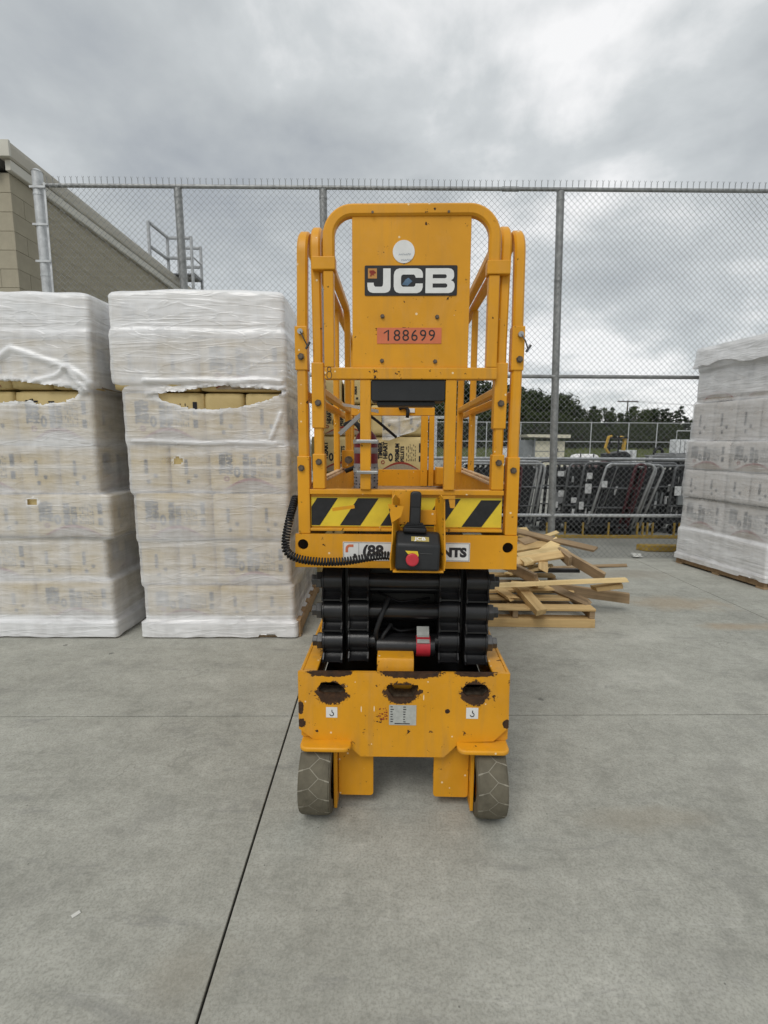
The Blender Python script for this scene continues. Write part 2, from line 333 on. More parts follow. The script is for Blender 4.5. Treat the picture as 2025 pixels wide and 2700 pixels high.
# ------------------------------------------------------------------ mesh helpers
class MB:
    def __init__(s): s.v = []; s.f = []; s.mi = []
    def add(s, vs, fs, mi=0):
        b = len(s.v); s.v += [tuple(p) for p in vs]
        s.f += [tuple(b + i for i in f) for f in fs]; s.mi += [mi] * len(fs); return s
    def box(s, x0, x1, y0, y1, z0, z1, mi=0, mat=None):
        vs = [Vector((x, y, z)) for z in (z0, z1) for y in (y0, y1) for x in (x0, x1)]
        if mat is not None: vs = [mat @ p for p in vs]
        return s.add(vs, [(0, 2, 3, 1), (4, 5, 7, 6), (0, 1, 5, 4), (2, 6, 7, 3), (0, 4, 6, 2), (1, 3, 7, 5)], mi)
    def cyl(s, a, b, r, n=16, r2=None, mi=0, caps=True):
        a, b = Vector(a), Vector(b); r2 = r if r2 is None else r2
        d = (b - a).normalized(); u = d.orthogonal().normalized(); w_ = d.cross(u)
        vs = []
        for p, q in ((a, r), (b, r2)):
            for i in range(n):
                t = 2 * math.pi * i / n; vs.append(p + (u * math.cos(t) + w_ * math.sin(t)) * q)
        fs = [(i, (i + 1) % n, n + (i + 1) % n, n + i) for i in range(n)]
        if caps: fs += [tuple(reversed(range(n))), tuple(range(n, 2 * n))]
        return s.add(vs, fs, mi)
    def tube(s, path, r, n=8, mi=0, prof=None, up=None, caps=True):
        P = [Vector(p) for p in path]; vs = []; L = len(P)
        if prof is None: prof = [(r * math.cos(2 * math.pi * i / n), r * math.sin(2 * math.pi * i / n)) for i in range(n)]
        n = len(prof); prev = None
        for i, p in enumerate(P):
            t = (P[min(i + 1, L - 1)] - P[max(i - 1, 0)]).normalized()
            if up is not None: u = Vector(up) - t * Vector(up).dot(t)
            elif prev is not None: u = prev - t * prev.dot(t)
            else: u = t.orthogonal()
            u.normalize(); prev = u; w_ = t.cross(u)
            vs += [p + u * a + w_ * b for a, b in prof]
        fs = [(k * n + i, k * n + (i + 1) % n, (k + 1) * n + (i + 1) % n, (k + 1) * n + i) for k in range(L - 1) for i in range(n)]
        if caps: fs += [tuple(reversed(range(n))), tuple(range((L - 1) * n, L * n))]
        return s.add(vs, fs, mi)
    def prism(s, poly, axis, a, b, mi=0):
        # poly: 2D points; axis 'x' -> (y,z), 'y' -> (x,z), 'z' -> (x,y)
        def P(p, t): return {'x': (t, p[0], p[1]), 'y': (p[0], t, p[1]), 'z': (p[0], p[1], t)}[axis]
        n = len(poly); vs = [P(p, a) for p in poly] + [P(p, b) for p in poly]
        fs = [(i, (i + 1) % n, n + (i + 1) % n, n + i) for i in range(n)] + [tuple(reversed(range(n))), tuple(range(n, 2 * n))]
        return s.add(vs, fs, mi)
    def mesh(s, name, mats, smooth=False):
        me = bpy.data.meshes.new(name); me.from_pydata(s.v, [], s.f)
        for m in (mats if isinstance(mats, (list, tuple)) else [mats]): me.materials.append(M[m])
        if any(s.mi): me.polygons.foreach_set('material_index', s.mi)
        bm = bmesh.new(); bm.from_mesh(me); bmesh.ops.recalc_face_normals(bm, faces=bm.faces); bm.to_mesh(me); bm.free()
        if smooth: me.shade_smooth() if smooth is True else me.shade_auto_smooth(angle=R(smooth)) if hasattr(me, 'shade_auto_smooth') else None
        if smooth and smooth is not True:
            me.shade_smooth()
            bm = bmesh.new(); bm.from_mesh(me)
            for e in bm.edges:
                if len(e.link_faces) == 2 and e.calc_face_angle(0) > R(smooth): e.smooth = False
            bm.to_mesh(me); bm.free()
        return me
    def build(s, name, mats, parent=None, bevel=0, smooth=False, seg=2):
        return link(name, s.mesh(name, mats, smooth), parent, bevel, seg)

def link(name, me, parent=None, bevel=0, seg=2):
    o = bpy.data.objects.new(name, me); C.objects.link(o)
    if parent is not None: o.parent = parent
    if bevel:
        b = o.modifiers.new('bevel', 'BEVEL'); b.width = bevel; b.segments = seg; b.limit_method = 'ANGLE'; b.angle_limit = R(40)
    return o
def tag(o, label=None, cat=None, group=None, kind=None):
    for k, v in (('label', label), ('category', cat), ('group', group), ('kind', kind)):
        if v: o[k] = v
    return o
def thing(name, label, cat, loc=(0, 0, 0), rz=0, group=None):
    o = bpy.data.objects.new(name, None); C.objects.link(o); o.location = loc; o.rotation_euler = (0, 0, rz)
    o.empty_display_size = 0.2
    return tag(o, label, cat, group)
def copy_tree(o, parent=None):
    c = o.copy(); C.objects.link(c); c.parent = parent
    for ch in list(o.children): copy_tree(ch, c)
    return c
def sq(wd, ht=None, c=0.18):
    a = wd / 2; b = (ht or wd) / 2; k = c * min(a, b) * 2
    return [(a, -b + k), (a, b - k), (a - k, b), (-a + k, b), (-a, b - k), (-a, -b + k), (-a + k, -b), (a - k, -b)]
def fillet(pts, r, n=8):
    P = [Vector(p) for p in pts]; out = [P[0]]
    for i in range(1, len(P) - 1):
        a, b, c = P[i - 1], P[i], P[i + 1]; u = (a - b).normalized(); v = (c - b).normalized()
        ang = u.angle(v); t = min(r / math.tan(ang / 2), (a - b).length * 0.49, (c - b).length * 0.49); rr = t * math.tan(ang / 2)
        cen = b + (u + v).normalized() * (rr / math.sin(ang / 2)); p0 = b + u * t; p1 = b + v * t
        for k in range(n + 1):
            f = k / n; d0 = p0 - cen; d1 = p1 - cen; th = d0.angle(d1)
            d = (d0 * math.sin((1 - f) * th) + d1 * math.sin(f * th)) / math.sin(th); out.append(cen + d)
    return out + [P[-1]]
def curve_mesh(splines, depth, name='plate'):
    """2D outlines (first outer, others holes) filled and thickened; returns verts, faces in x,y with z = +-depth/2"""
    cu = bpy.data.curves.new(name, 'CURVE'); cu.dimensions = '2D'; cu.fill_mode = 'BOTH'; cu.extrude = depth / 2
    for pts in splines:
        sp = cu.splines.new('POLY'); sp.points.add(len(pts) - 1); sp.use_cyclic_u = True
        for p, q in zip(sp.points, pts): p.co = (q[0], q[1], 0, 1)
    return _to_mesh(cu)
def _to_mesh(cu):
    o = bpy.data.objects.new('tmp', cu); C.objects.link(o)
    dg = bpy.context.evaluated_depsgraph_get(); me = o.evaluated_get(dg).to_mesh()
    vs = [tuple(v.co) for v in me.vertices]; fs = [tuple(p.vertices) for p in me.polygons]
    o.to_mesh_clear(); bpy.data.objects.remove(o); bpy.data.curves.remove(cu)
    return vs, fs
def text_geo(body, size, depth=0.0006, bold=0.0, align='CENTER', sx=1.0, spacing=1.0):
    cu = bpy.data.curves.new('txt', 'FONT'); cu.body = body; cu.size = size; cu.extrude = depth / 2; cu.offset = bold
    cu.align_x = align; cu.align_y = 'CENTER'; cu.resolution_u = 3; cu.space_character = spacing
    vs, fs = _to_mesh(cu)
    return [(x * sx, y, z) for x, y, z in vs], fs
def to_front(geo, cx, y, cz, rot=0.0):
    """lay x,y geometry onto a vertical plane facing -Y"""
    c, s_ = math.cos(rot), math.sin(rot)
    return [(cx + a * c - b * s_, y - z, cz + a * s_ + b * c) for a, b, z in geo[0]], geo[1]
def circ(cx, cy, r, n=20): return [(cx + r * math.cos(2 * math.pi * i / n), cy + r * math.sin(2 * math.pi * i / n)) for i in range(n)]
def rrect(x0, x1, y0, y1, r, n=4):
    o = []
    for cx, cy, a in ((x1 - r, y1 - r, 0), (x0 + r, y1 - r, 90), (x0 + r, y0 + r, 180), (x1 - r, y0 + r, 270)):
        for k in range(n + 1):
            t = R(a + 90 * k / n); o.append((cx + r * math.cos(t), cy + r * math.sin(t)))
    return o

# ------------------------------------------------------------------ ground
def ground():
    n = 60; vs = []; fs = []
    X0, X1, Y0, Y1 = -300, 300, -60, 500
    for j in range(n + 1):
        for i in range(n + 1): vs.append((X0 + (X1 - X0) * i / n, Y0 + (Y1 - Y0) * j / n, -0.05))
    for j in range(n):
        for i in range(n): fs.append((j * (n + 1) + i, j * (n + 1) + i + 1, (j + 1) * (n + 1) + i + 1, (j + 1) * (n + 1) + i))
    g = MB().add(vs, fs).build('ground', 'asphalt'); tag(g, 'grey asphalt yard reaching to the tree line', 'ground', kind='structure')
    rot = R(0.85); org = Vector((-0.46, 2.33, 0))
    base = MB().box(-10.6, 10.6, -7.1, 3.46, -0.12, -0.012).build('pavement', 'joint_filler')
    base.location = org; base.rotation_euler.z = rot
    tag(base, 'pale grey concrete apron of large slabs with dark joints', 'pavement', kind='structure')
    xs = [-10.6, -7.07, -3.53, 0, 3.53, 7.07, 10.6]; ys = [-7.1, -3.5, 0, 3.46]
    for a, b in zip(xs, xs[1:]):
        for c, d in zip(ys, ys[1:]):
            gx, gy = 0.0036, 0.0038
            MB().box(a + gx, b - gx, c + gy, d - gy, -0.11, 0.0).build('slab', 'concrete', base, bevel=0.003)
ground()

# ------------------------------------------------------------------ building with roof edge
def building():
    t = thing('block_building', 'beige block building with pale metal eave behind the left end of fence', 'building', (-4.2, 5.97, 0))
    MB().box(-6, -0.012, 0.012, 8.5, -0.05, 4.34).build('wall', 'mortar', t)
    L, Hh, g = 0.405, 0.203, 0.0016
    blk = MB().box(-L / 2 + g, L / 2 - g, -0.006, 0.02, -Hh / 2 + g, Hh / 2 - g).mesh('block', 'stucco_block')
    z0 = 4.335
    for r in range(14):
        zc = z0 - Hh * (r + 0.5)
        off = 0 if r % 2 == 0 else L / 2
        for k in range(18):           # long face, turned towards +X
            y = off + L * (k + 0.5)
            if y > 8.4: continue
            o = link('block', blk, t, 0.002, 1); o.location = (-0.012 + random.uniform(-0.0008, 0.0008), y, zc); o.rotation_euler.z = R(90)
        if off:
            o = link('block', blk, t, 0.004, 1); o.location = (-0.012, L / 4, zc); o.rotation_euler.z = R(90); o.scale.x = 0.49
        for k in range(4):            # end face, turned towards the camera
            o = link('block', blk, t, 0.004, 1); o.location = (-L * (k + 0.5) + (L / 2 if k == 0 and off else 0) * 0.5 - (off if k and off else 0) * 1.0 + (L / 2 if k and off else 0) * 1.0 + (0 if k == 0 or not off else off) - 0.007, 0.012 + random.uniform(-0.0008, 0.0008), zc); o.scale.x = 0.5 if k == 0 and off else 1
    rf = MB().prism([(-6.2, 5.2), (-6.2, 4.40), (-0.1, 4.40), (0.02, 4.55), (0.02, 4.575), (-0.15, 4.60)], 'y', -0.06, 8.7).build('roof', 'roof_grey', t)
    MB().prism([(-0.005, 4.335), (0.045, 4.335), (0.055, 4.345), (0.055, 4.445), (-0.005, 4.445)], 'y', -0.05, 8.7).build('fascia', 'trim_light', rf, 0.003)
    MB().prism([(-0.05, 4.452), (0.06, 4.452), (0.075, 4.47), (0.095, 4.56), (0.095, 4.60), (0.08, 4.60), (0.076, 4.565), (-0.05, 4.565)], 'y', -0.08, 8.72).build('gutter', 'trim_beige', rf, 0.003)
    MB().box(-0.10, 0.098, -0.115, -0.083, 4.448, 4.615).build('end_cap', 'trim_light', rf, 0.004)
    MB().box(-5.9, -0.105, -0.075, -0.062, 4.34, 4.60).build('rake_board', 'trim_beige', rf, 0.003)
    lamp = MB().cyl((-0.42, -0.02, 3.02), (-0.42, -0.12, 3.0), 0.04, 12).build('wall_lamp', 'bright_galvanised', t)
building()
def ladder():
    t = thing('roof_ladder', 'grey tube roof ladder with guard rails above the beige building', 'ladder', (-3.75, 10.4, 0))
    p = sq(0.05)
    def post(name, a, b): MB().tube([a, b], 0, prof=p, up=(0, 1, 0) if abs(b[1] - a[1]) < 0.1 else (1, 0, 0)).build(name, 'grey_tube', t)
    for y in (-0.25, 0.25):
        post('post', (0, y, 0.0), (0, y, 5.29)); post('post', (-0.46, y, 4.62), (-0.46, y, 5.29))
        post('rail', (-0.43, y, 5.265), (-0.03, y, 5.265)); post('rail', (-0.43, y, 4.9), (-0.03, y, 4.9))
    post('post', (-0.52, -0.9, 4.62), (-0.52, -0.9, 5.30))
    post('rail', (-0.50, -0.87, 5.275), (-0.46, -0.28, 5.275)); post('rail', (-0.50, -0.87, 4.87), (-0.46, -0.28, 4.87))
    for k in range(17): MB().cyl((0, -0.23, 0.3 + k * 0.29), (0, 0.23, 0.3 + k * 0.29), 0.014, 8).build('rung', 'grey_tube', t)
    MB().box(-0.42, 0.0, -0.22, 0.22, 4.60, 4.63).build('landing', 'cart_grey', t)
ladder()

# ------------------------------------------------------------------ chain-link fence
def wire_mesh(x0, x1, z0, z1, D, r, top=0.0, sides=3, lean=None):
    w_ = D / 2; mb = MB(); nw = int((x1 - x0) / w_); nk = int((z1 - z0) / w_)
    prof = [(r * math.cos(2 * math.pi * i / sides), r * math.sin(2 * math.pi * i / sides)) for i in range(sides)]
    for i in range(nw):
        sgn0 = 1 if i % 2 == 0 else -1; pts = []
        for k in range(nk + 1):
            s_ = sgn0 if k % 2 == 0 else -sgn0
            x = x0 + i * w_ + w_ / 2 * s_ * 0.985; y = r * 0.9 * s_ * (1 if i % 2 == 0 else -1)
            y += 0.02 * noise.noise((x * 0.8, k * w_ * 0.8, 0)); x += 0.012 * noise.noise((x * 1.3, k * w_ * 1.1, 5))
            pts.append((x, y, z0 + k * w_))
        if top:
            x, y, z = pts[-1]; s_ = sgn0 if nk % 2 == 0 else -sgn0
            pts.append((x - 0.004 * s_ , y, z + top * 0.55)); pts.append((x + 0.011 * s_, y - 0.004, z + top))
        mb.tube(pts, r, prof=prof, up=(0, 1, 0), caps=False)
    return mb
def fence():
    t = thing('chain_link_fence', 'tall galvanised chain-link fence along the far edge of the concrete', 'fence', (0, 5.82, 0), R(0.3))
    def post(xt, xb, r, zt=4.13, mat='galvanised', y=0.05):
        o = MB().cyl((xb, y, -0.04), (xt, y, zt), r, 16).build('post', mat, t, smooth=40)
        MB().cyl((xt, y, zt), (xt, y, zt + 0.03), r * 1.1, 16, r * 0.5).build('post_cap', mat, o, smooth=40)
        for z in (4.04, 3.2, 2.12, 1.2, 0.5):
            x = xb + (xt - xb) * z / zt
            MB().cyl((x, y, z - 0.012), (x, y, z + 0.012), r * 1.07, 16).build('band', mat, o)
        return o
    e = post(-3.80, -3.77, 0.055, 4.27, 'bright_galvanised', 0.03)
    MB().box(-3.715, -3.695, -0.016, -0.010, 0.05, 4.15).build('tension_bar', 'bright_galvanised', t)
    for k in range(11):
        z = 0.3 + k * 0.38
        MB().box(-3.86, -3.69, -0.032, -0.026, z - 0.011, z + 0.011).build('clamp_band', 'bright_galvanised', t)
    for xt, xb in ((-2.285, -2.22), (-0.69, -0.655), (1.93, 2.035), (4.55, 4.68), (7.1, 7.2)): post(xt, xb, 0.042)
    for name, z, r, m in (('top_rail', 4.14, 0.021, 'galvanised'), ('middle_rail', 2.14, 0.021, 'galvanised'), ('bottom_rail', 0.52, 0.020, 'bright_galvanised')):
        MB().cyl((-3.76, 0.03, z), (7.4, 0.03, z), r, 12).build(name, m, t, smooth=40)
    MB().cyl((1.28, 0.03, 4.14), (1.46, 0.03, 4.14), 0.026, 12).build('rail_sleeve', 'galvanised', t, smooth=40)
    m = wire_mesh(-3.70, 7.3, 0.02, 4.17, 0.0665, 0.0024, 0.075).build('wire_mesh', 'fence_wire', t); m['kind'] = 'stuff'
fence()

# ------------------------------------------------------------------ scissor lift
LX, LY, LYAW = 0.077, 1.66, R(-1.4)
def seam_poly(pts): return pts
def lift():
    t = thing('scissor_lift', 'yellow scissor lift with folded black arms standing on the concrete in the middle', 'scissor lift', (LX, LY, 0), LYAW)
    Y = 'yellow_paint'
    # ---- chassis
    ch_poly = [(-0.383, 0.556), (0.372, 0.562), (0.376, 0.357), (0.323, 0.302), (0.204, 0.297), (0.145, 0.236), (-0.158, 0.233), (-0.224, 0.294), (-0.332, 0.298), (-0.383, 0.338)]
    h1 = [(-0.300, 0.518), (-0.255, 0.520), (-0.232, 0.512), (-0.212, 0.490), (-0.215, 0.480), (-0.232, 0.474), (-0.290, 0.473), (-0.308, 0.482), (-0.309, 0.500)]
    h2 = [(-0.058, 0.514), (0.048, 0.514), (0.050, 0.500), (0.030, 0.462), (-0.040, 0.462), (-0.060, 0.490), (-0.066, 0.504)]
    h3 = [(0.222, 0.520), (0.285, 0.520), (0.299, 0.505), (0.297, 0.488), (0.280, 0.474), (0.222, 0.474), (0.207, 0.488), (0.208, 0.505)]
    vs, fs = curve_mesh([ch_poly, h1[::-1], h2[::-1], h3[::-1]], 0.014)
    chassis = MB().add([(x, -z + 0.007, y) for x, y, z in vs], fs).build('chassis', 'chassis_paint', t, 0.0015, seg=1)
    # pocket lips behind the openings
    for h in (h1, h2, h3):
        n = len(h); cx = sum(p[0] for p in h) / n; cz = sum(p[1] for p in h) / n; mb = MB()
        ring0 = [(x, 0.0145, z) for x, z in h]; ring1 = [(cx + (x - cx) * 0.86, 0.06, cz + (z - cz) * 0.8) for x, z in h]
        mb.add(ring0 + ring1, [(i, (i + 1) % n, n + (i + 1) % n, n + i) for i in range(n)])
        mb.build('pocket', 'bolt_steel', chassis)
    MB().box(-0.05, 0.03, 0.07, 0.12, 0.40, 0.53).build('cross_member', Y, chassis)
    for s in (-1, 1):
        MB().box(s * 0.372 - 0.006, s * 0.372 + 0.006, 0.0155, 1.80, 0.30, 0.556).build('side_plate', Y, chassis, 0.002, seg=1)
        MB().box(min(s * 0.316, s * 0.3655), max(s * 0.316, s * 0.3655), 0.0155, 1.80, 0.546, 0.556).build('side_flange', 'worn_yellow_paint', chassis, 0.002, seg=1)
    MB().box(-0.36, 0.36, 0.1, 1.80, 0.30, 0.31).build('floor_plate', 'black_paint', chassis)
    MB().box(-0.37, 0.37, 1.802, 1.815, 0.23, 0.556).build('rear_plate', Y, chassis, 0.002)
    MB().box(-0.31, 0.31, 0.02, 0.09, 0.31, 0.455).build('front_well', 'cavity_shade', chassis)
    # decals on chassis
    for cx, cz, a in ((-0.2625, 0.4035, 0.0205), (0.2435, 0.410, 0.0215)):
        d = MB().box(cx - a, cx + a, -0.0012, -0.0003, cz - a * 0.95, cz + a).build('tie_down_decal', 'white_decal', chassis)
        mb = MB(); th = 0.004
        pts = [(cx + 0.001, -0.0016, cz + 0.011), (cx + 0.001, -0.0016, cz + 0.002)] + [(cx + 0.007 * math.sin(R(a_)), -0.0016, cz - 0.005 + 0.007 * math.cos(R(a_))) for a_ in range(10, 290, 28)]
        mb.tube(pts, 0.0016, 6); mb.build('hook_symbol', 'ink', d)
    pl = MB().box(-0.055, 0.043, -0.0014, -0.0003, 0.360, 0.437).build('rating_plate', 'grey_decal', chassis)
    mb = MB()
    for r_ in range(7):
        zz = 0.43 - r_ * 0.0095
        mb.box(-0.050, -0.050 + random.uniform(0.006, 0.012), -0.0019, -0.0015, zz - 0.0016, zz + 0.0016); mb.box(-0.004, -0.004 + random.uniform(0.006, 0.012), -0.0019, -0.0015, zz - 0.0016, zz + 0.0016)
    mb.box(-0.035, 0.02, -0.0019, -0.0015, 0.364, 0.3675); mb.build('print', 'ink', pl)
    mb = MB()
    for _ in range(26):
        x = random.uniform(-0.092, -0.062); z = random.uniform(0.378, 0.425); a = random.uniform(0.0012, 0.0032)
        mb.box(x - a, x + a, -0.0012, -0.0003, z - a * 0.8, z + a * 0.8)
    mb.build('torn_decal', 'print_red', chassis)
    # ---- wheels, yokes, guards
    for s in (-1, 1):
        for k, yc in enumerate((0.036, 1.55)):
            xo, xi = (-0.374, -0.262) if s < 0 else (0.365, 0.2595); r = 0.139
            wh = bpy.data.objects.new('wheel', None); C.objects.link(wh); wh.parent = t; wh.location = ((xo + xi) / 2, yc, r); wh.empty_display_size = 0.1
            hw = abs(xo - xi) / 2
            prof = [(-hw, r * 0.62), (-hw, r * 0.90), (-hw * 0.90, r * 0.965), (-hw * 0.7, r * 0.975), (hw * 0.7, r * 0.975), (hw * 0.90, r * 0.965), (hw, r * 0.90), (hw, r * 0.62)]
            n = 48; vs = []; fs = []
            for i in range(n):
                a = 2 * math.pi * i / n
                vs += [(x, q * math.cos(a), q * math.sin(a)) for x, q in prof]
            m_ = len(prof)
            for i in range(n):
                for j in range(m_ - 1): fs.append((i * m_ + j, i * m_ + j + 1, ((i + 1) % n) * m_ + j + 1, ((i + 1) % n) * m_ + j))
            ty = MB().add(vs, fs).build('tyre', 'tyre_tread', wh, smooth=35)
            # tread lugs separated by zigzag grooves
            mb = MB(); nz = 26; dl = 2 * math.pi / nz; A = 0.30
            def lug(poly):
                cu = sum(p[0] for p in poly) / len(poly); cv = sum(p[1] for p in poly) / len(poly)
                # subdivide outline for curvature
                pts = []
                for (u0, v0), (u1, v1) in zip(poly, poly[1:] + poly[:1]):
                    for q in (0, 0.5): pts.append((u0 + (u1 - u0) * q, v0 + (v1 - v0) * q))
                def sh(p, k_u, k_v): return (cu + (p[0] - cu) * k_u, cv + (p[1] - cv) * k_v)
                def P(p, rr):
                    u, v = p; e = abs(v); rr2 = rr - (0.0065 * max(0, (e - 0.72) / 0.28) ** 2)
                    return (v * hw, rr2 * math.cos(u), rr2 * math.sin(u))
                lo = [P(sh(p, 0.975, 1.0 if abs(p[1]) > 0.9 else 0.975), r * 0.955) for p in pts]; hi = [P(sh(p, 0.95, 0.998 if abs(p[1]) > 0.9 else 0.95), r * 0.985) for p in pts]
                n_ = len(pts); c0 = P((cu, cv), r * 0.985)
                mb.add(lo + hi + [c0], [(i, (i + 1) % n_, n_ + (i + 1) % n_, n_ + i) for i in range(n_)] + [(n_ + i, n_ + (i + 1) % n_, 2 * n_) for i in range(n_)])
            for q in range(nz):
                u = q * dl; sgn = 1 if q % 2 == 0 else -1; sk = 0.35 * dl
                lug([(u + sk, -sgn * -1.0 * -1), (u, -sgn * A), (u + dl, sgn * A), (u + 2 * dl, -sgn * A), (u + 2 * dl + sk, -sgn)])
            mb.build('tread', 'tyre_tread', ty)
            gd = MB(); rg_ = r * 0.9775          # pale dust packed in the grooves
            def ribbon(p, q, wd_):
                m_ = 5; vv = []
                du, dv = (q[0] - p[0]) * r, (q[1] - p[1]) * hw; ln_ = math.hypot(du, dv); nu, nv = -dv / ln_ * wd_ / r, du / ln_ * wd_ / hw
                for z_ in range(m_ + 1):
                    for sg_ in (-1, 1):
                        u_ = p[0] + (q[0] - p[0]) * z_ / m_ + nu * sg_; v_ = max(-0.99, min(0.99, p[1] + (q[1] - p[1]) * z_ / m_ + nv * sg_)); e_ = abs(v_); rr_ = rg_ - 0.0025 * max(0, (e_ - 0.7) / 0.3) ** 2
                        vv.append((v_ * hw, rr_ * math.cos(u_), rr_ * math.sin(u_)))
                gd.add(vv, [(2 * i, 2 * i + 1, 2 * i + 3, 2 * i + 2) for i in range(m_)])
            for q in range(nz):
                u = q * dl; sgn = 1 if q % 2 == 0 else -1
                ribbon((u, -sgn * A), (u + dl, sgn * A), 0.0024); ribbon((u, -sgn * A), (u + 0.35 * dl, -sgn), 0.0024)
            gd.build('groove_dust', 'tyre_groove', ty)
            mb = MB(); mb.cyl((-hw * 0.75, 0, 0), (hw * 0.75, 0, 0), r * 0.63, 32); mb.cyl((s * hw * 0.7, 0, 0), (s * hw * 0.95, 0, 0), r * 0.3, 20)
            mb.build('rim', Y, wh, smooth=40)
        # wheel guard: plate with a rounded, drooping front lip
        x0, x1 = sorted((s * 0.374, s * 0.190))
        gp = rrect(x0, x1, -0.052, 0.30, 0.028, 5)
        gm = MB().prism(gp, 'z', 0.279, 0.2965)
        wg = gm.build('wheel_guard', 'yellow_paint', t, 0.006, seg=3, smooth=40)
        MB().box(x0 + 0.001, x1 - 0.001, 0.016, 0.28, 0.297, 0.35).build('guard_rib', 'yellow_paint', wg, 0.002)
        yk = MB().prism(rrect(min(s * 0.244, s * 0.113), max(s * 0.244, s * 0.113), 0.046, 0.25, 0.012), 'y', 0.04, 0.055).build('yoke', Y, t, 0.002)
        MB().box(min(s * 0.258, s * 0.246), max(s * 0.258, s * 0.246), 0.0, 0.13, 0.022, 0.262).build('kingpin_plate', Y, yk, 0.002)
        MB().box(min(s * 0.25, s * 0.12), max(s * 0.25, s * 0.12), 0.055, 0.16, 0.048, 0.06).build('yoke_base', Y, yk, 0.002)
        MB().cyl((s * 0.2615, 0.036, 0.139), (s * 0.2585, 0.036, 0.139), 0.035, 16).build('hub', 'black_paint', yk)
        MB().cyl((s * 0.19, 0.09, 0.26), (s * 0.19, 0.09, 0.31), 0.03, 16).build('kingpin', 'black_paint', yk)
    MB().box(-0.16, 0.16, 0.15, 0.20, 0.17, 0.21).build('tie_rod', 'black_paint', t, 0.003)
    MB().cyl((-0.1, 0.35, 0.2), (0.1, 0.35, 0.2), 0.03, 12).build('steering_cylinder', 'black_paint', t)
    # ---- scissor arms (folded): three tiers, four arm ends in each
    cols = [(-0.309, -0.234), (-0.214, -0.136), (0.128, 0.206), (0.226, 0.310)]
    for tier, zc in enumerate((0.852, 0.733, 0.612)):
        for ci, (x0, x1) in enumerate(cols):
            outer = ci in (0, 3); xm = (x0 + x1) / 2; hwid = (x1 - x0) / 2
            y0 = 0.10 if outer else 0.115
            am = MB(); seg = 12
            # arm: rectangular tube whose end is capped by a round boss, lower lip scooped
            prof = []
            for k in range(seg + 1):
                a = R(90 + 150 * k / seg); prof.append((y0 + 0.050 + 0.047 * math.cos(a), zc + 0.006 + 0.044 * math.sin(a)))
            prof += [(y0 + 0.030, zc - 0.040), (y0 + 0.022, zc - 0.050), (y0 + 0.008, zc - 0.056), (y0 - 0.003, zc - 0.057), (y0 - 0.003, zc - 0.062), (1.70, zc - 0.062), (1.70, zc + 0.050)]
            am.prism(prof, 'x', x0 + 0.006, x1 - 0.006)
            arm = am.build('scissor_arm', 'black_paint', t, smooth=30)
            for xs in (x0, x1 - 0.0055):
                pr2 = [(y0 + 0.050 + 0.052 * math.cos(R(90 + 120 * k / seg)), zc + 0.006 + 0.047 * math.sin(R(90 + 120 * k / seg))) for k in range(seg + 1)]
                MB().prism(pr2 + [(y0 + 0.012, zc - 0.032), (y0 - 0.007, zc - 0.050), (y0 - 0.007, zc - 0.0635), (1.69, zc - 0.0635), (1.69, zc + 0.052)], 'x', xs, xs + 0.0055).build('cheek_plate', 'black_paint', arm)
        MB().cyl((-0.136, 0.17, zc - 0.004), (0.128, 0.17, zc - 0.004), 0.030, 20).build('cross_tube', 'black_paint', t, smooth=40)
        for s in (-1, 1):
            b = MB(); xo = s * 0.312
            b.cyl((xo, 0.140, zc + 0.006), (xo + s * 0.020, 0.140, zc + 0.006), 0.033, 6); b.cyl((xo + s * 0.0205, 0.140, zc + 0.006), (xo + s * 0.038, 0.140, zc + 0.006), 0.022, 6)
            b.build('pivot_nut', 'dark_steel', t, 0.0015, seg=1)
    for zz in (0.79, 0.675): MB().cyl((-0.20, 0.26, zz), (0.20, 0.26, zz), 0.018, 12).build('spacer_tube', 'black_paint', t, smooth=40)
    for s in (-1, 1): MB().box(s * 0.225 - 0.006, s * 0.225 + 0.006, 0.20, 1.6, 0.555, 0.90).build('inner_link', 'black_paint', t)
    for k_, zz in enumerate((0.90, 0.78, 0.66)): MB().tube(fillet([(-0.12 + 0.02 * k_, 0.24, zz), (-0.02, 0.21, zz - 0.03), (0.1, 0.24, zz - 0.02)], 0.04), 0.006, 6).build('cable', 'black_rubber', t, smooth=True)
    MB().box(-0.212, 0.212, 0.34, 1.6, 0.56, 0.925).build('dark_gap_filler', 'black_paint', t)  # added block, black so the gap between the arms looks shaded
    MB().box(-0.30, 0.30, 0.30, 0.32, 0.545, 0.60).build('cross_brace', 'black_paint', t)
    MB().cyl((-0.105, 0.15, 0.598), (0.115, 0.15, 0.598), 0.037, 24).build('lift_cylinder', 'black_paint', t, smooth=40)
    MB().cyl((0.045, 0.15, 0.598), (0.098, 0.15, 0.598), 0.0395, 24).build('red_band', 'red_plastic', t, smooth=40)
    MB().prism([(0.112, 0.625), (0.150, 0.640), (0.170, 0.668), (0.174, 0.664), (0.152, 0.636), (0.114, 0.622)], 'x', 0.048, 0.095).build('cylinder_label', 'grey_decal', t)
    MB().tube(fillet([(-0.06, 0.15, 0.79), (-0.09, 0.12, 0.72), (-0.11, 0.12, 0.66), (-0.10, 0.15, 0.60)], 0.05), 0.009, 8).build('hose', 'black_rubber', t, smooth=True)
    MB().tube(fillet([(-0.05, 0.16, 0.68), (-0.085, 0.13, 0.64), (-0.09, 0.15, 0.58)], 0.03), 0.007, 8).build('hose', 'black_rubber', t, smooth=True)
    MB().prism([(0.05, 0.50), (0.05, 0.575), (0.058, 0.587), (0.072, 0.591), (0.16, 0.591), (0.16, 0.50)], 'x', -0.101, 0.034).build('arm_stop', Y, t, 0.002, smooth=40)
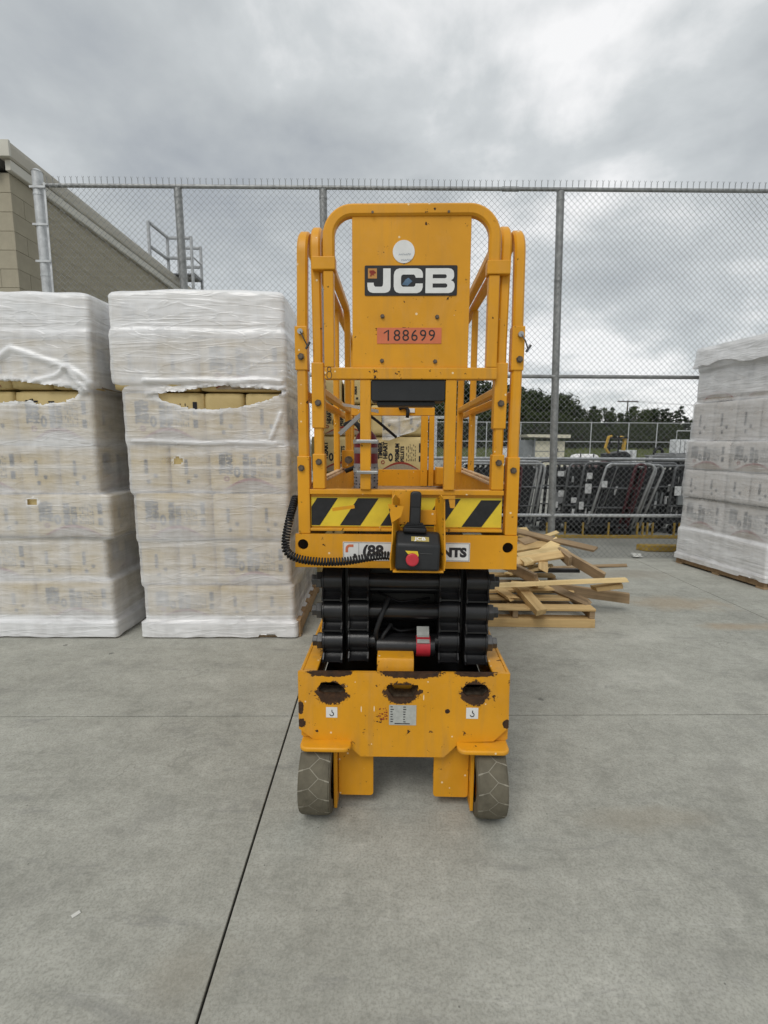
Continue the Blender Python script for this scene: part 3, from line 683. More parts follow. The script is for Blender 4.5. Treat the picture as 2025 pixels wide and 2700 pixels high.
    # ---- platform: lower beam and hazard panel
    vs, fs = curve_mesh([[(-0.383, 0.943), (0.378, 0.943), (0.377, 1.060), (-0.381, 1.060)], circ(-0.355, 1.023, 0.0185)[::-1], circ(0.346, 1.018, 0.0185)[::-1]], 0.010)
    beam = MB().add([(x, -z, y) for x, y, z in vs], fs).build('platform_beam', Y, t, 0.0015, seg=1)
    MB().box(-0.38, 0.375, 0.006, 0.06, 0.945, 0.953).build('beam_flange', Y, beam)
    MB().box(-0.38, 0.375, 0.03, 0.06, 0.955, 1.045).build('dark_hole_backing', 'cavity_shade', beam)  # box put behind the round holes, its near-black colour giving their inner shade
    for s in (-1, 1): MB().box(s * 0.375 - 0.005, s * 0.375 + 0.005, 0.061, 1.84, 0.945, 1.06).build('side_beam', Y, beam)
    sg = MB().box(-0.217, 0.217, -0.0072, -0.0055, 0.969, 1.034).build('owner_plate', 'white_decal', beam)
    mb = MB()
    for a in ((-0.215, 0.215, 0.9710, 0.9722), (-0.215, 0.215, 1.0308, 1.032), (-0.215, -0.2138, 0.9723, 1.0307), (0.2138, 0.215, 0.9723, 1.0307), (-0.163, -0.1622, 0.9723, 1.0307)): mb.box(a[0], a[1], -0.0078, -0.0073, a[2], a[3])
    mb.build('plate_border', 'ink', sg)
    mb = MB(); mb.add(*to_front(text_geo('(88', 0.052, 0.0006, 0.0022, sx=1.05), -0.114, -0.0076, 1.002)); mb.add(*to_front(text_geo('NTS', 0.042, 0.0006, 0.0026, sx=1.08), 0.163, -0.0076, 0.999))
    mb.add(*to_front(text_geo(',', 0.05, 0.0006, 0.002), -0.176, -0.0076, 1.0)); mb.build('lettering', 'ink', sg)
    mb = MB(); mb.tube(fillet([(-0.204, -0.0077, 0.998), (-0.204, -0.0077, 1.021), (-0.181, -0.0077, 1.021)], 0.011), 0.0045, prof=[(0.0004, -0.0045), (0.0004, 0.0045), (-0.0003, 0.0045), (-0.0003, -0.0045)], up=(0, -1, 0)); mb.build('logo', 'orange_decal', sg)
    hz = MB().box(-0.329, 0.325, 0.012, 0.04, 1.070, 1.213).build('toe_panel', Y, t, 0.002)
    MB().box(-0.329, 0.325, -0.006, 0.010, 1.197, 1.2135).build('toe_lip', Y, hz, 0.002)
    MB().box(-0.329, 0.325, -0.004, 0.010, 1.0705, 1.080).build('toe_foot', 'worn_yellow_paint', hz, 0.002)
    st = MB().box(-0.327, 0.323, 0.0098, 0.0112, 1.085, 1.186).build('hazard_tape', 'decal_yellow', hz)
    mb = MB()
    for k in range(6):
        xt = -0.306 + k * 0.1395
        poly = [(xt, 1.183), (xt + 0.0705, 1.183), (xt + 0.008, 1.0885), (xt - 0.0625, 1.0885)]
        if xt + 0.08 > 0.322: continue
        poly = [(max(-0.326, x), z) for x, z in poly]
        if k == 0: poly = [(-0.306, 1.183), (-0.2355, 1.183), (-0.298, 1.0885), (-0.326, 1.0885), (-0.326, 1.153)]
        mb.prism(poly, 'y', 0.0088, 0.0096)
    mb.prism([(0.2525, 1.179), (0.3215, 1.179), (0.256, 1.087), (0.188, 1.087)], 'y', 0.0086, 0.00955)
    mb.build('hazard_stripes', 'black_decal', st)
    # ---- posts and rails (outer fixed rails, middle folding rails, front gate)
    def prof_path(name, pts, w_, d_, up, parent, mat=Y): return MB().tube(pts, 0, prof=sq(w_, d_), up=up).build(name, mat, parent, smooth=30)
    bolt = MB().cyl((0, 0, 0), (0, -0.004, 0), 0.0115, 6).cyl((0, -0.0035, 0), (0, -0.009, 0), 0.0075, 10).mesh('bolt', 'bolt_steel')
    def bolt_at(x, z, y, parent): o = link('bolt', bolt, parent); o.location = (x, y, z); return o
    for s in (-1, 1):
        xo = s * 0.350 if s < 0 else 0.355
        xt = -0.343 if s < 0 else 0.349
        o = prof_path('guard_rail', fillet([(xo, 0.02, 1.06), (xo, 0.02, 1.60), (xt, 0.02, 2.045), (xt, 1.80, 2.045), (xo, 1.80, 1.06)], 0.075), 0.034, 0.034, (s, 0, 0), t)
        MB().box(xo - 0.0205, xo + 0.0205, -0.002, 0.042, 1.0605, 1.325).build('post_sleeve', Y, o, 0.003)
        MB().box(xo - 0.0215, xo + 0.0195, -0.001, 0.043, 1.606, 1.745).build('hinge_sleeve', Y, o, 0.003)
        for x, z in (((-0.356, 1.285), (-0.351, 1.648)) if s < 0 else ((0.354, 1.281), (0.359, 1.640))): bolt_at(x, z, -0.003, o)
        # locking pin with lanyard
        xz = (-0.351, 1.726) if s < 0 else (0.359, 1.717)
        MB().cyl((xz[0], -0.001, xz[1]), (xz[0], -0.014, xz[1]), 0.009, 12).build('lock_pin', 'steel', o)
        MB().tube([(xz[0], -0.012, xz[1]), (xz[0] + 0.012, -0.02, xz[1] - 0.022), (xz[0] + 0.024, -0.012, xz[1] - 0.048)], 0.0022, 6).build('lanyard', 'dark_steel', o)
        MB().cyl((xz[0] + 0.018, -0.01, xz[1] - 0.055), (xz[0] + 0.032, -0.014, xz[1] - 0.034), 0.004, 8).build('pin_clip', 'dark_steel', o)
        prof_path('mid_rail', [(xo, 0.037, 1.53), (xo, 1.78, 1.53)], 0.028, 0.03, (1, 0, 0), o)
        for yy in (0.95,): prof_path('upright', [(xo, yy, 1.06), (xo, yy, 2.03)], 0.03, 0.03, (1, 0, 0), o)
        xm = s * 0.2975 if s < 0 else 0.303
        m = prof_path('folding_rail', fillet([(xm, 0.018, 1.213), (xm, 0.018, 1.7), (xm + s * 0.004, 0.018, 2.055), (xm + s * 0.004, 1.05, 2.055), (xm, 1.05, 1.213)], 0.07), 0.031, 0.034, (s, 0, 0), t)
        MB().box(xm - 0.0205, xm + 0.0205, -0.003, 0.041, 1.215, 1.333).build('post_sleeve', Y, m, 0.003)
        MB().box(xm - 0.0205, xm + 0.0205, -0.003, 0.041, 1.418, 1.63).build('hinge_sleeve', Y, m, 0.003)
        for z in (1.306, 1.50): bolt_at(xm + 0.001, z, -0.0045, m)
        prof_path('mid_rail', [(xm, 0.035, 1.545), (xm, 1.03, 1.545)], 0.026, 0.028, (1, 0, 0), m)
    gate = prof_path('front_gate', fillet([(-0.256, 0.0, 1.935), (-0.256, 0.0, 2.090), (0.266, 0.0, 2.090), (0.266, 0.0, 1.925)], 0.092, 10), 0.034, 0.036, (0, 1, 0), t)
    MB().box(-0.309, -0.2345, -0.022, 0.018, 1.911, 1.951).build('gate_bracket', Y, gate, 0.003)
    MB().box(0.243, 0.316, -0.022, 0.018, 1.896, 1.938).build('gate_bracket', Y, gate, 0.003)
    MB().box(-0.273, -0.241, -0.017, 0.017, 1.6125, 1.910).build('gate_post', Y, gate, 0.003)
    MB().box(0.250, 0.284, -0.017, 0.017, 1.6125, 1.895).build('gate_post', Y, gate, 0.003)
    MB().box(-0.273, 0.286, -0.018, 0.018, 1.575, 1.6122).build('gate_bottom_bar', 'worn_yellow_paint', gate, 0.003)
    MB().box(-0.157, -0.122, -0.014, 0.018, 1.214, 1.5748).build('gate_upright', Y, gate, 0.003)
    MB().box(0.122, 0.158, -0.014, 0.018, 1.214, 1.5748).build('gate_upright', Y, gate, 0.003)
    pan = MB().box(-0.182, 0.192, -0.008, 0.022, 1.6126, 2.073).build('front_panel', Y, gate, 0.002)
    for x, z in ((-0.085, 1.772), (0.090, 1.770), (-0.086, 1.634), (0.086, 1.632)):
        o = link('rivet', bolt, pan); o.location = (x, -0.0085, z); o.scale = (0.62, 0.7, 0.62)
    for x in (-0.117, 0.119): MB().cyl((x, -0.0185, 2.079), (x, -0.021, 2.079), 0.004, 8).build('rivet', 'bolt_steel', pan)
    cs = MB().prism(circ(-0.019, 1.967, 0.0345, 32), 'y', -0.0098, -0.0083).build('inspection_sticker', 'white_decal', pan)
    mb = MB(); rr = random.Random(3)
    for row, (x0, x1, z) in enumerate(((-0.034, 0.002, 1.959), (-0.026, 0.004, 1.942))):
        x = x0
        while x < x1:
            mb.tube([(x, -0.0101, z - 0.003), (x + 0.002, -0.0101, z + rr.uniform(0.001, 0.004)), (x + 0.004, -0.0101, z - rr.uniform(0, 0.003))], 0.0005, 4); x += 0.0055
    mb.build('handwriting', 'blue_scuff', cs)
    dc = MB().prism(rrect(-0.142, 0.151, 1.835, 1.926, 0.004), 'y', -0.0099, -0.0083).build('brand_decal', 'black_decal', pan)
    # letters of the brand decal, drawn in decal units u (0..1549 right), v (0..500 down)
    def U(u, v): return (-0.142 + u / 1549 * 0.293, 1.926 - v / 500 * 0.091)
    J = [(310, 50), (435, 50), (435, 360), (425, 410), (395, 440), (340, 455), (140, 455), (85, 440), (55, 405), (45, 340), (45, 285), (150, 285), (155, 325), (175, 352), (285, 352), (303, 335), (310, 300)]
    Cc = [(585, 50), (880, 50), (930, 65), (960, 95), (975, 140), (975, 205), (855, 205), (848, 175), (825, 152), (640, 152), (617, 170), (610, 195), (610, 310), (618, 336), (642, 354), (825, 354), (848, 335), (855, 300), (975, 300), (975, 360), (960, 410), (930, 442), (880, 460), (585, 460), (530, 442), (500, 405), (488, 350), (488, 160), (500, 105), (530, 68)]
    B = [(1020, 50), (1400, 50), (1455, 62), (1485, 95), (1495, 140), (1495, 190), (1480, 225), (1445, 248), (1485, 270), (1505, 305), (1508, 360), (1495, 410), (1465, 445), (1410, 460), (1020, 460)]
    Bh1 = [(1140, 150), (1350, 150), (1372, 165), (1372, 200), (1350, 215), (1140, 215)]; Bh2 = [(1140, 300), (1360, 300), (1385, 318), (1385, 352), (1360, 370), (1140, 370)]
    mb = MB()
    for sp in ([J], [Cc], [B, Bh1, Bh2]):
        vs, fs = curve_mesh([[U(*p) for p in q] for q in sp], 0.0006); mb.add([(x, -0.0104 - z, y) for x, y, z in vs], fs)
    mb.build('brand_letters', 'white_decal', dc)
    a, b = U(55, 50), U(205, 215); em = MB().box(a[0], b[0], -0.0106, -0.0101, b[1], a[1]).build('emblem', 'logo_orange', dc)
    mb = MB(); e = [U(*p) for p in ((80, 85), (150, 80), (185, 110), (190, 130), (150, 140), (165, 165), (120, 160), (110, 185), (90, 180), (100, 140), (80, 120))]
    mb.prism(e, 'y', -0.0112, -0.0107); mb.build('emblem_mark', 'print_red', em)
    mb = MB(); mb.prism([U(*p) for p in ((625, 318), (690, 230), (735, 205), (800, 262), (770, 290), (722, 335))], 'y', -0.0106, -0.0101); mb.build('scuff', 'blue_scuff', dc)
    nl = MB().box(-0.102, 0.105, -0.0097, -0.0083, 1.688, 1.737).build('number_decal', 'orange_decal', pan)
    mb = MB(); mb.add(*to_front(text_geo('188699', 0.050, 0.0006, -0.0002, sx=1.0, spacing=1.12), 0.004, -0.0102, 1.7115)); mb.prism([(-0.0805, 1.7215), (-0.0805, 1.7180), (-0.0690, 1.7255), (-0.0690, 1.7292)], 'y', -0.0105, -0.0099); mb.build('digits', 'ink', nl)
    mb = MB(); mb.tube([(-0.257 + 0.008 * math.cos(R(a)), -0.0185, 1.588 + 0.012 * math.sin(R(a))) for a in range(0, 370, 30)], 0.0012, 5); mb.tube([(-0.257 + 0.006 * math.cos(R(a)), -0.0185, 1.606 + 0.008 * math.sin(R(a))) for a in range(-60, 250, 30)], 0.0012, 5); mb.build('chalk_mark', 'bolt_steel', gate)
    db = MB().prism(rrect(-0.1215, 0.1215, 1.506, 1.5742, 0.008), 'y', -0.012, 0.10).build('document_box', 'black_plastic', gate, 0.003, smooth=40)
    MB().prism(rrect(-0.103, 0.090, 1.492, 1.5052, 0.005), 'y', 0.0, 0.09).build('box_latch', 'black_plastic', db, 0.002)
    # ---- deck, toe boards, rear gate
    MB().box(-0.365, 0.365, 0.045, 1.80, 1.062, 1.070).build('deck', 'deck_plate', t)
    MB().box(-0.325, 0.32, 0.045, 0.95, 1.073, 1.080).build('extension_deck', 'deck_plate', t)
    for s in (-1, 1):
        tb = MB().box(s * 0.328 - 0.004, s * 0.328 + 0.004, 0.06, 1.78, 1.081, 1.212).build('side_toe_board', Y, t)
        MB().box(s * 0.337 - 0.022, s * 0.337 + 0.016, 0.06, 1.78, 1.2125, 1.224).build('toe_board_cap', 'scuffed_edge', tb, 0.003)
        MB().box(s * 0.339 - 0.010, s * 0.339 + 0.012, 0.06, 1.78, 1.2245, 1.232).build('toe_board_ridge', 'scuffed_edge', tb, 0.002)
    rg = MB().box(-0.352, 0.221, 1.75, 1.79, 1.555, 1.609).build('rear_gate', Y, t, 0.003)
    MB().box(-0.365, 0.36, 1.80, 1.812, 1.071, 1.186).build('rear_toe_board', Y, rg, 0.002)
    for x0, x1 in ((0.130, 0.178), (0.186, 0.221), (-0.376, -0.336)): MB().box(x0, x1, 1.752, 1.788, 1.075, 1.553).build('rear_post', Y, rg, 0.003)
    MB().box(0.23, 0.30, 1.60, 1.74, 1.10, 1.21).build('latch_box', Y, rg, 0.003)
    MB().tube(fillet([(-0.02, 1.745, 1.60), (0.02, 1.735, 1.615), (0.04, 1.735, 1.59), (0.035, 1.73, 1.54)], 0.02), 0.012, 8).build('gate_strap', 'black_rubber', rg, smooth=True)
    MB().box(0.045, 0.085, 1.742, 1.749, 1.575, 1.603).build('gate_decal', 'white_decal', rg)
    # power socket cable seen on the left of the platform
    MB().tube(fillet([(-0.27, 0.6, 1.45), (-0.22, 0.55, 1.47), (-0.17, 0.55, 1.38), (-0.20, 0.6, 1.27), (-0.27, 0.62, 1.24)], 0.05), 0.011, 8).build('power_cable', 'black_rubber', t, smooth=True)
    MB().box(-0.33, -0.25, 1.0, 1.1, 1.235, 1.33).build('socket_box', Y, t, 0.004)
    MB().cyl((-0.29, 0.99, 1.28), (-0.29, 0.95, 1.28), 0.02, 12).build('socket', 'bolt_steel', t)
    # ---- upper control box in its bent bracket
    br = MB()
    def bent(x, sgn):
        pts = [(-0.03, 1.185), (-0.075, 1.205), (-0.105, 1.195), (-0.10, 1.13), (-0.115, 1.06), (-0.125, 1.0), (-0.118, 0.965), (-0.05, 0.955), (-0.03, 1.0), (-0.028, 1.10)]
        mb = MB(); n = len(pts)
        vs = [(x + sgn * 0.012 * (1.2 - z) + (0.030 if x < 0 else -0.024) * (y + 0.125) / 0.095 + 0.007 * noise.noise((z * 18, y * 20, x * 9)), y, z) for y, z in pts]
        vs += [(a + 0.0035, b_, c_) for a, b_, c_ in vs]
        mb.add(vs, [(i, (i + 1) % n, n + (i + 1) % n, n + i) for i in range(n)] + [tuple(reversed(range(n))), tuple(range(n, 2 * n))]); return mb
    bk = MB().box(-0.05, 0.012, -0.0345, -0.0305, 1.10, 1.2155).build('control_bracket', 'worn_yellow_paint', t, 0.002)
    MB().box(-0.05, 0.0, -0.0295, -0.007, 1.205, 1.2155).build('bracket_hook', 'worn_yellow_paint', bk, 0.002)
    MB().box(0.0125, 0.108, -0.0335, -0.0305, 1.10, 1.150).build('bracket_back', 'worn_yellow_paint', bk, 0.002)
    bent(-0.056, 1.1).build('bracket_wing', 'worn_yellow_paint', bk)
    bent(0.120, 0.2).build('bracket_wing', 'worn_yellow_paint', bk)
    MB().box(-0.075, -0.004, -0.112, -0.105, 1.176, 1.186, mat=Matrix.Rotation(R(-8), 4, 'Y')).build('bracket_lip', 'worn_yellow_paint', bk)
    MB().prism([(-0.062, 1.178), (-0.012, 1.170), (-0.020, 1.138), (-0.05, 1.118)], 'y', -0.108, -0.102).build('bracket_gusset', 'worn_yellow_paint', bk)
    MB().box(0.112, 0.15, -0.112, -0.104, 1.196, 1.206).build('bracket_lip', 'worn_yellow_paint', bk)
    MB().prism([(0.130, 1.197), (0.150, 1.197), (0.150, 1.166), (0.135, 1.168)], 'y', -0.110, -0.104).build('bracket_gusset', 'worn_yellow_paint', bk)
    MB().box(-0.045, 0.118, -0.118, -0.035, 0.957, 0.964).build('bracket_floor', 'worn_yellow_paint', bk, 0.002)
    tilt = Matrix.Translation((0.034, -0.085, 1.0)) @ Matrix.Rotation(R(2), 4, 'Y') @ Matrix.Rotation(R(-6), 4, 'X')
    cb = bpy.data.objects.new('control_box', None); C.objects.link(cb); cb.parent = t; cb.matrix_local = tilt; cb.empty_display_size = 0.1
    MB().prism([(-0.046, -0.036), (0.03, -0.036), (0.03, 0.085), (-0.005, 0.085), (-0.046, 0.045)], 'x', -0.071, 0.070).build('housing', 'black_plastic', cb, 0.008, seg=3, smooth=40)
    MB().prism(rrect(-0.050, 0.026, 0.082, 0.100, 0.006), 'y', -0.026, 0.026).build('joystick_boot', 'black_rubber', cb, 0.006, smooth=40)
    mb = MB()
    for k in range(3): mb.prism(rrect(-0.046 + k * 0.004, 0.022 - k * 0.004, 0.1003 + k * 0.005, 0.104 + k * 0.005, 0.0018), 'y', -0.026 + k * 0.003, 0.026 - k * 0.003)
    mb.build('boot_fold', 'black_rubber', cb)
    js = MB().prism(rrect(-0.031, 0.005, 0.105, 0.216, 0.012), 'y', -0.016, 0.018).build('joystick', 'black_plastic', cb, 0.006, seg=3, smooth=40)
    MB().box(-0.029, 0.001, -0.0185, -0.0165, 0.165, 0.205).build('trigger', 'black_rubber', js, 0.001)
    ey = -0.0475
    MB().cyl((-0.018, ey, 0.0), (-0.018, ey - 0.008, 0.0), 0.012, 20).build('stop_collar', 'black_plastic', cb)
    MB().cyl((-0.018, ey - 0.008, 0.0), (-0.018, ey - 0.022, 0.0), 0.0205, 28).build('stop_button', 'red_plastic', cb, 0.004, seg=3, smooth=40)
    MB().prism([(-0.041, 0.026), (-0.002, 0.026), (0.002, 0.014), (0.0, 0.004), (-0.03, 0.014)], 'y', ey - 0.0012, ey).build('stop_decal', 'decal_yellow', cb)
    dcl = MB().box(-0.029, 0.028, -0.0012, 0.0, 0.0, 0.019).build('box_decal', 'gold_decal', cb)
    dcl.location = (0.006, -0.0352, 0.056); dcl.rotation_euler.x = R(-45.5)
    mb = MB(); mb.add(*to_front(text_geo('JCB', 0.018, 0.0005, 0.0006, sx=1.25), 0, -0.0017, 0.0095)); mb.build('box_letters', 'white_decal', dcl)
    MB().box(0.006, 0.045, ey - 0.0006, ey + 0.0003, 0.0185, 0.0200).build('box_seam', 'dark_steel', cb)
    # ---- coiled cable from control box round the left corner
    ctrl = [Vector(p) for p in ((-0.390, 0.06, 1.18), (-0.398, 0.0, 1.12), (-0.408, -0.03, 1.05), (-0.402, -0.042, 1.005), (-0.360, -0.046, 0.982), (-0.29, -0.046, 0.973), (-0.21, -0.046, 0.975), (-0.14, -0.05, 0.988), (-0.08, -0.06, 1.0), (-0.045, -0.07, 1.0))]
    path = []
    for i in range(len(ctrl) - 1):
        p0, p1, p2, p3 = ctrl[max(i - 1, 0)], ctrl[i], ctrl[i + 1], ctrl[min(i + 2, len(ctrl) - 1)]
        for k in range(60):
            q = k / 60; path.append(0.5 * ((2 * p1) + (p2 - p0) * q + (2 * p0 - 5 * p1 + 4 * p2 - p3) * q * q + (3 * p1 - p0 - 3 * p2 + p3) * q ** 3))
    cum = [0]
    for a, b in zip(path, path[1:]): cum.append(cum[-1] + (b - a).length)
    tot = cum[-1]; turns = int(tot / 0.0098); res = []; j = 0; N = turns * 12; u = None
    for i in range(N + 1):
        d = tot * i / N
        while j < len(cum) - 2 and cum[j + 1] < d: j += 1
        f = (d - cum[j]) / max(1e-9, cum[j + 1] - cum[j]); p = path[j].lerp(path[j + 1], f); tg = (path[j + 1] - path[j]).normalized()
        u = (Vector((0, 1, 0)) if u is None else u); u = (u - tg * u.dot(tg)).normalized(); w_ = tg.cross(u); an = 2 * math.pi * i / 12
        res.append(p + (u * math.cos(an) + w_ * math.sin(an)) * 0.0115)
    MB().tube(res, 0.0036, 5).build('coiled_cable', 'black_rubber', t, smooth=True)
    return t
lift()
def extinguisher():
    c, s = math.cos(LYAW), math.sin(LYAW); x, y = -0.147, 0.135
    t = thing('fire_extinguisher', 'red fire extinguisher strapped inside the lift platform behind a yellow upright', 'extinguisher', (LX + x * c - y * s, LY + x * s + y * c, 1.0805), LYAW)
    prof = [(0.0, 0.0), (0.040, 0.0), (0.043, 0.006), (0.043, 0.285), (0.036, 0.315), (0.018, 0.335), (0.015, 0.36), (0, 0.36)]
    def lathe(prof, n=28):
        vs = [(r * math.cos(2 * math.pi * i / n), r * math.sin(2 * math.pi * i / n), z) for i in range(n) for r, z in prof]; m = len(prof)
        return MB().add(vs, [(i * m + j, ((i + 1) % n) * m + j, ((i + 1) % n) * m + j + 1, i * m + j + 1) for i in range(n) for j in range(m - 1)])
    lathe(prof).build('cylinder', 'red_paint', t, smooth=40)
    lathe([(0.0434, 0.252), (0.0438, 0.253), (0.0438, 0.272), (0.0434, 0.273)]).build('band', 'dull_label', t, smooth=True)
    lathe([(0.0434, 0.05), (0.0438, 0.051), (0.0438, 0.215), (0.0434, 0.216)]).build('label', 'dull_label', t, smooth=True)
    mb = MB(); rr = random.Random(2)
    for k in range(13):
        for a_ in range(0, 360, 24):
            if rr.random() < 0.45:
                a0 = R(a_); z_ = 0.06 + k * 0.0115
                mb.box(-0.004, 0.004, -0.0445, -0.0438, z_, z_ + 0.005, mat=Matrix.Rotation(a0, 4, 'Z'))
    mb.build('label_print', 'ink', t)['kind'] = 'stuff'
    for z in (0.185, 0.287):
        b = lathe([(0.0442, z), (0.046, z), (0.046, z + 0.014), (0.0442, z + 0.014)]).build('strap', 'steel', t)
        MB().box(-0.022, 0.05, -0.163, -0.155, z + 0.002, z + 0.013).build('clip', 'steel', b, 0.002)
    MB().cyl((0, 0, 0.36), (0, 0, 0.40), 0.013, 12).build('valve', 'dark_steel', t)
    MB().prism([(-0.10, 0.325), (-0.09, 0.315), (0.01, 0.405), (0.0, 0.415)], 'y', -0.009, 0.009).build('lever', 'steel', t)
    MB().prism([(-0.085, 0.43), (-0.08, 0.42), (0.045, 0.395), (0.045, 0.407)], 'y', -0.008, 0.008).build('handle', 'white_decal', t)
    MB().tube(fillet([(0.01, 0, 0.39), (0.05, 0.0, 0.36), (0.11, 0.02, 0.31)], 0.03), 0.005, 8).build('hose', 'black_rubber', t, smooth=True)
extinguisher()

# ------------------------------------------------------------------ wrapped pallet loads
BL, BD, BH = 0.52, 0.262, 0.32
def bag_mesh():
    n = 7; r = 0.022; hx, hy, hz = BL / 2 - 0.001, BD / 2 - 0.001, BH / 2 - 0.001; mb = MB()
    for ax in range(3):
        for sg in (-1, 1):
            vs = []; 
            for i in range(n + 1):
                for j in range(n + 1):
                    c = [0, 0, 0]; c[ax] = sg; c[(ax + 1) % 3] = -1 + 2 * i / n; c[(ax + 2) % 3] = -1 + 2 * j / n
                    # denser towards the edges
                    c = [math.copysign(abs(q) ** 0.75, q) for q in c]
                    p = Vector((c[0] * hx, c[1] * hy, c[2] * hz)); q = Vector((max(-hx + r, min(hx - r, p.x)), max(-hy + r, min(hy - r, p.y)), max(-hz + r, min(hz - r, p.z))))
                    d = p - q
                    if d.length > 1e-6: p = q + d.normalized() * r
                    vs.append(p)
            mb.add(vs, [(i * (n + 1) + j, (i + 1) * (n + 1) + j, (i + 1) * (n + 1) + j + 1, i * (n + 1) + j + 1) for i in range(n) for j in range(n)])
    me = mb.mesh('bag', 'bag_paper', True)
    bm = bmesh.new(); bm.from_mesh(me); bmesh.ops.remove_doubles(bm, verts=bm.verts, dist=1e-4); bmesh.ops.recalc_face_normals(bm, faces=bm.faces)
    for f in bm.faces: f.smooth = True
    bm.to_mesh(me); bm.free(); return me
def bag_print():
    mb = MB(); W, Hh = BL, BH
    face = MB()
    def col(body, size, x, z, bold, sx, mi=0):
        face.add(*to_front(text_geo(body, size, 0.0008, bold, 'LEFT', sx), x, 0, z, R(90)), mi)
    col('TIMBER', 0.054, -0.168, -0.035, 0.0026, 0.80); col('HEART', 0.052, -0.122, -0.035, 0.0026, 0.90)
    col('PREMIUM', 0.052, -0.012, -0.060, 0.0024, 0.74); col('PELLETS', 0.044, 0.034, -0.060, 0.0018, 0.86)
    vs, fs = curve_mesh([[(0.021 * math.cos(R(a)), 0.036 * math.sin(R(a))) for a in range(0, 360, 18)], [(0.009 * math.cos(R(a)), 0.020 * math.sin(R(a))) for a in range(0, 360, 18)][::-1]], 0.0008)
    face.add(*to_front((vs, fs), -0.075, 0, -0.022))
    rr = random.Random(5)
    for k in range(6):
        x = 0.072 + k * 0.016; z = -0.055
        while z < 0.085:
            hl = rr.uniform(0.01, 0.03); face.box(x - 0.0025, x + 0.0025, -0.0004, 0.0004, z, min(0.09, z + hl)); z += hl + rr.uniform(0.004, 0.03)
    for z0, z1 in ((-0.06, -0.01), (0.02, 0.10)): face.box(0.185, 0.212, -0.0004, 0.0004, z0, z1)
    arc0 = [(-0.16 + 0.36 * k / 16, -0.142 + 0.062 * math.sin(math.pi * k / 16)) for k in range(17)]
    arc1 = [(x, z + 0.014 * (0.4 + math.sin(math.pi * k / 16))) for k, (x, z) in enumerate(arc0)]
    face.prism(arc0 + arc1[::-1], 'y', -0.0004, 0.0004, 1)
    face.prism([(-0.16, -0.146)] + [(x, z - 0.001) for x, z in arc0[1:-1]] + [(0.20, -0.146)], 'y', -0.0003, 0.0003, 2)
    vs, fs = curve_mesh([circ(0, 0, 0.019, 6), circ(0, 0, 0.011, 6)[::-1]], 0.0008); face.add(*to_front((vs, fs), -0.145, 0, -0.066), 1)
    end = MB()
    end.add(*to_front(text_geo('PREMIUM', 0.030, 0.0008, 0.001, 'CENTER', 0.8), -0.02, 0, 0.01, R(90)))
    end.add(*to_front(text_geo('40', 0.034, 0.0008, 0.001, 'CENTER', 0.8), 0.04, 0, -0.05, R(90)))
    end.box(-0.02, 0.0, -0.0004, 0.0004, -0.10, -0.075)
    e = 0.0015
    for sg in (1, -1):
        rot = Matrix.Rotation(0 if sg > 0 else math.pi, 4, 'Z')
        vv = [rot @ Vector((x, y - BD / 2 - e, z)) for x, y, z in face.v]; b = len(mb.v); mb.v += [tuple(p) for p in vv]; mb.f += [tuple(b + i for i in f) for f in face.f]; mb.mi += face.mi
        rot = Matrix.Rotation(R(90 * sg), 4, 'Z')
        vv = [rot @ Vector((x, y - BL / 2 - e, z)) for x, y, z in end.v]; b = len(mb.v); mb.v += [tuple(p) for p in vv]; mb.f += [tuple(b + i for i in f) for f in end.f]; mb.mi += end.mi
    return mb.mesh('print', ['print_dark', 'print_red', 'print_grey'])
BAG = bag_mesh(); PRINT = bag_print()
simple('pale_bag_paper', (0.56, 0.53, 0.50), 0.6, 0.3, var=0.12, scale=6, bump=0.003)
PALE_BAG = BAG.copy(); PALE_BAG.materials[0] = M['pale_bag_paper']

def pallet_parts(parent, W, D, z0=0.0, mat='pallet_wood'):
    """48x40 style pallet; returns nothing, builds boards under parent. Origin at front-left corner"""
    p = bpy.data.objects.new('pallet', None); C.objects.link(p); p.parent = parent; p.location = (0, 0, z0); p.empty_display_size = 0.1
    for x in (0.0, W / 2 - 0.02, W - 0.04): MB().box(x, x + 0.04, 0.004, D - 0.004, 0.018, 0.108).build('stringer', mat, p, 0.002, seg=1)
    for k in range(6):
        y = (D - 0.09) * k / 5; MB().box(-0.003, W + 0.003, y, y + 0.09, 0.1085, 0.126).build('deck_board', mat, p, 0.002, seg=1)
    for k in range(3):
        y = (D - 0.09) * k / 2; MB().box(-0.003, W + 0.003, y, y + 0.09, 0.0, 0.0175).build('bottom_board', mat, p, 0.002, seg=1)
    return p

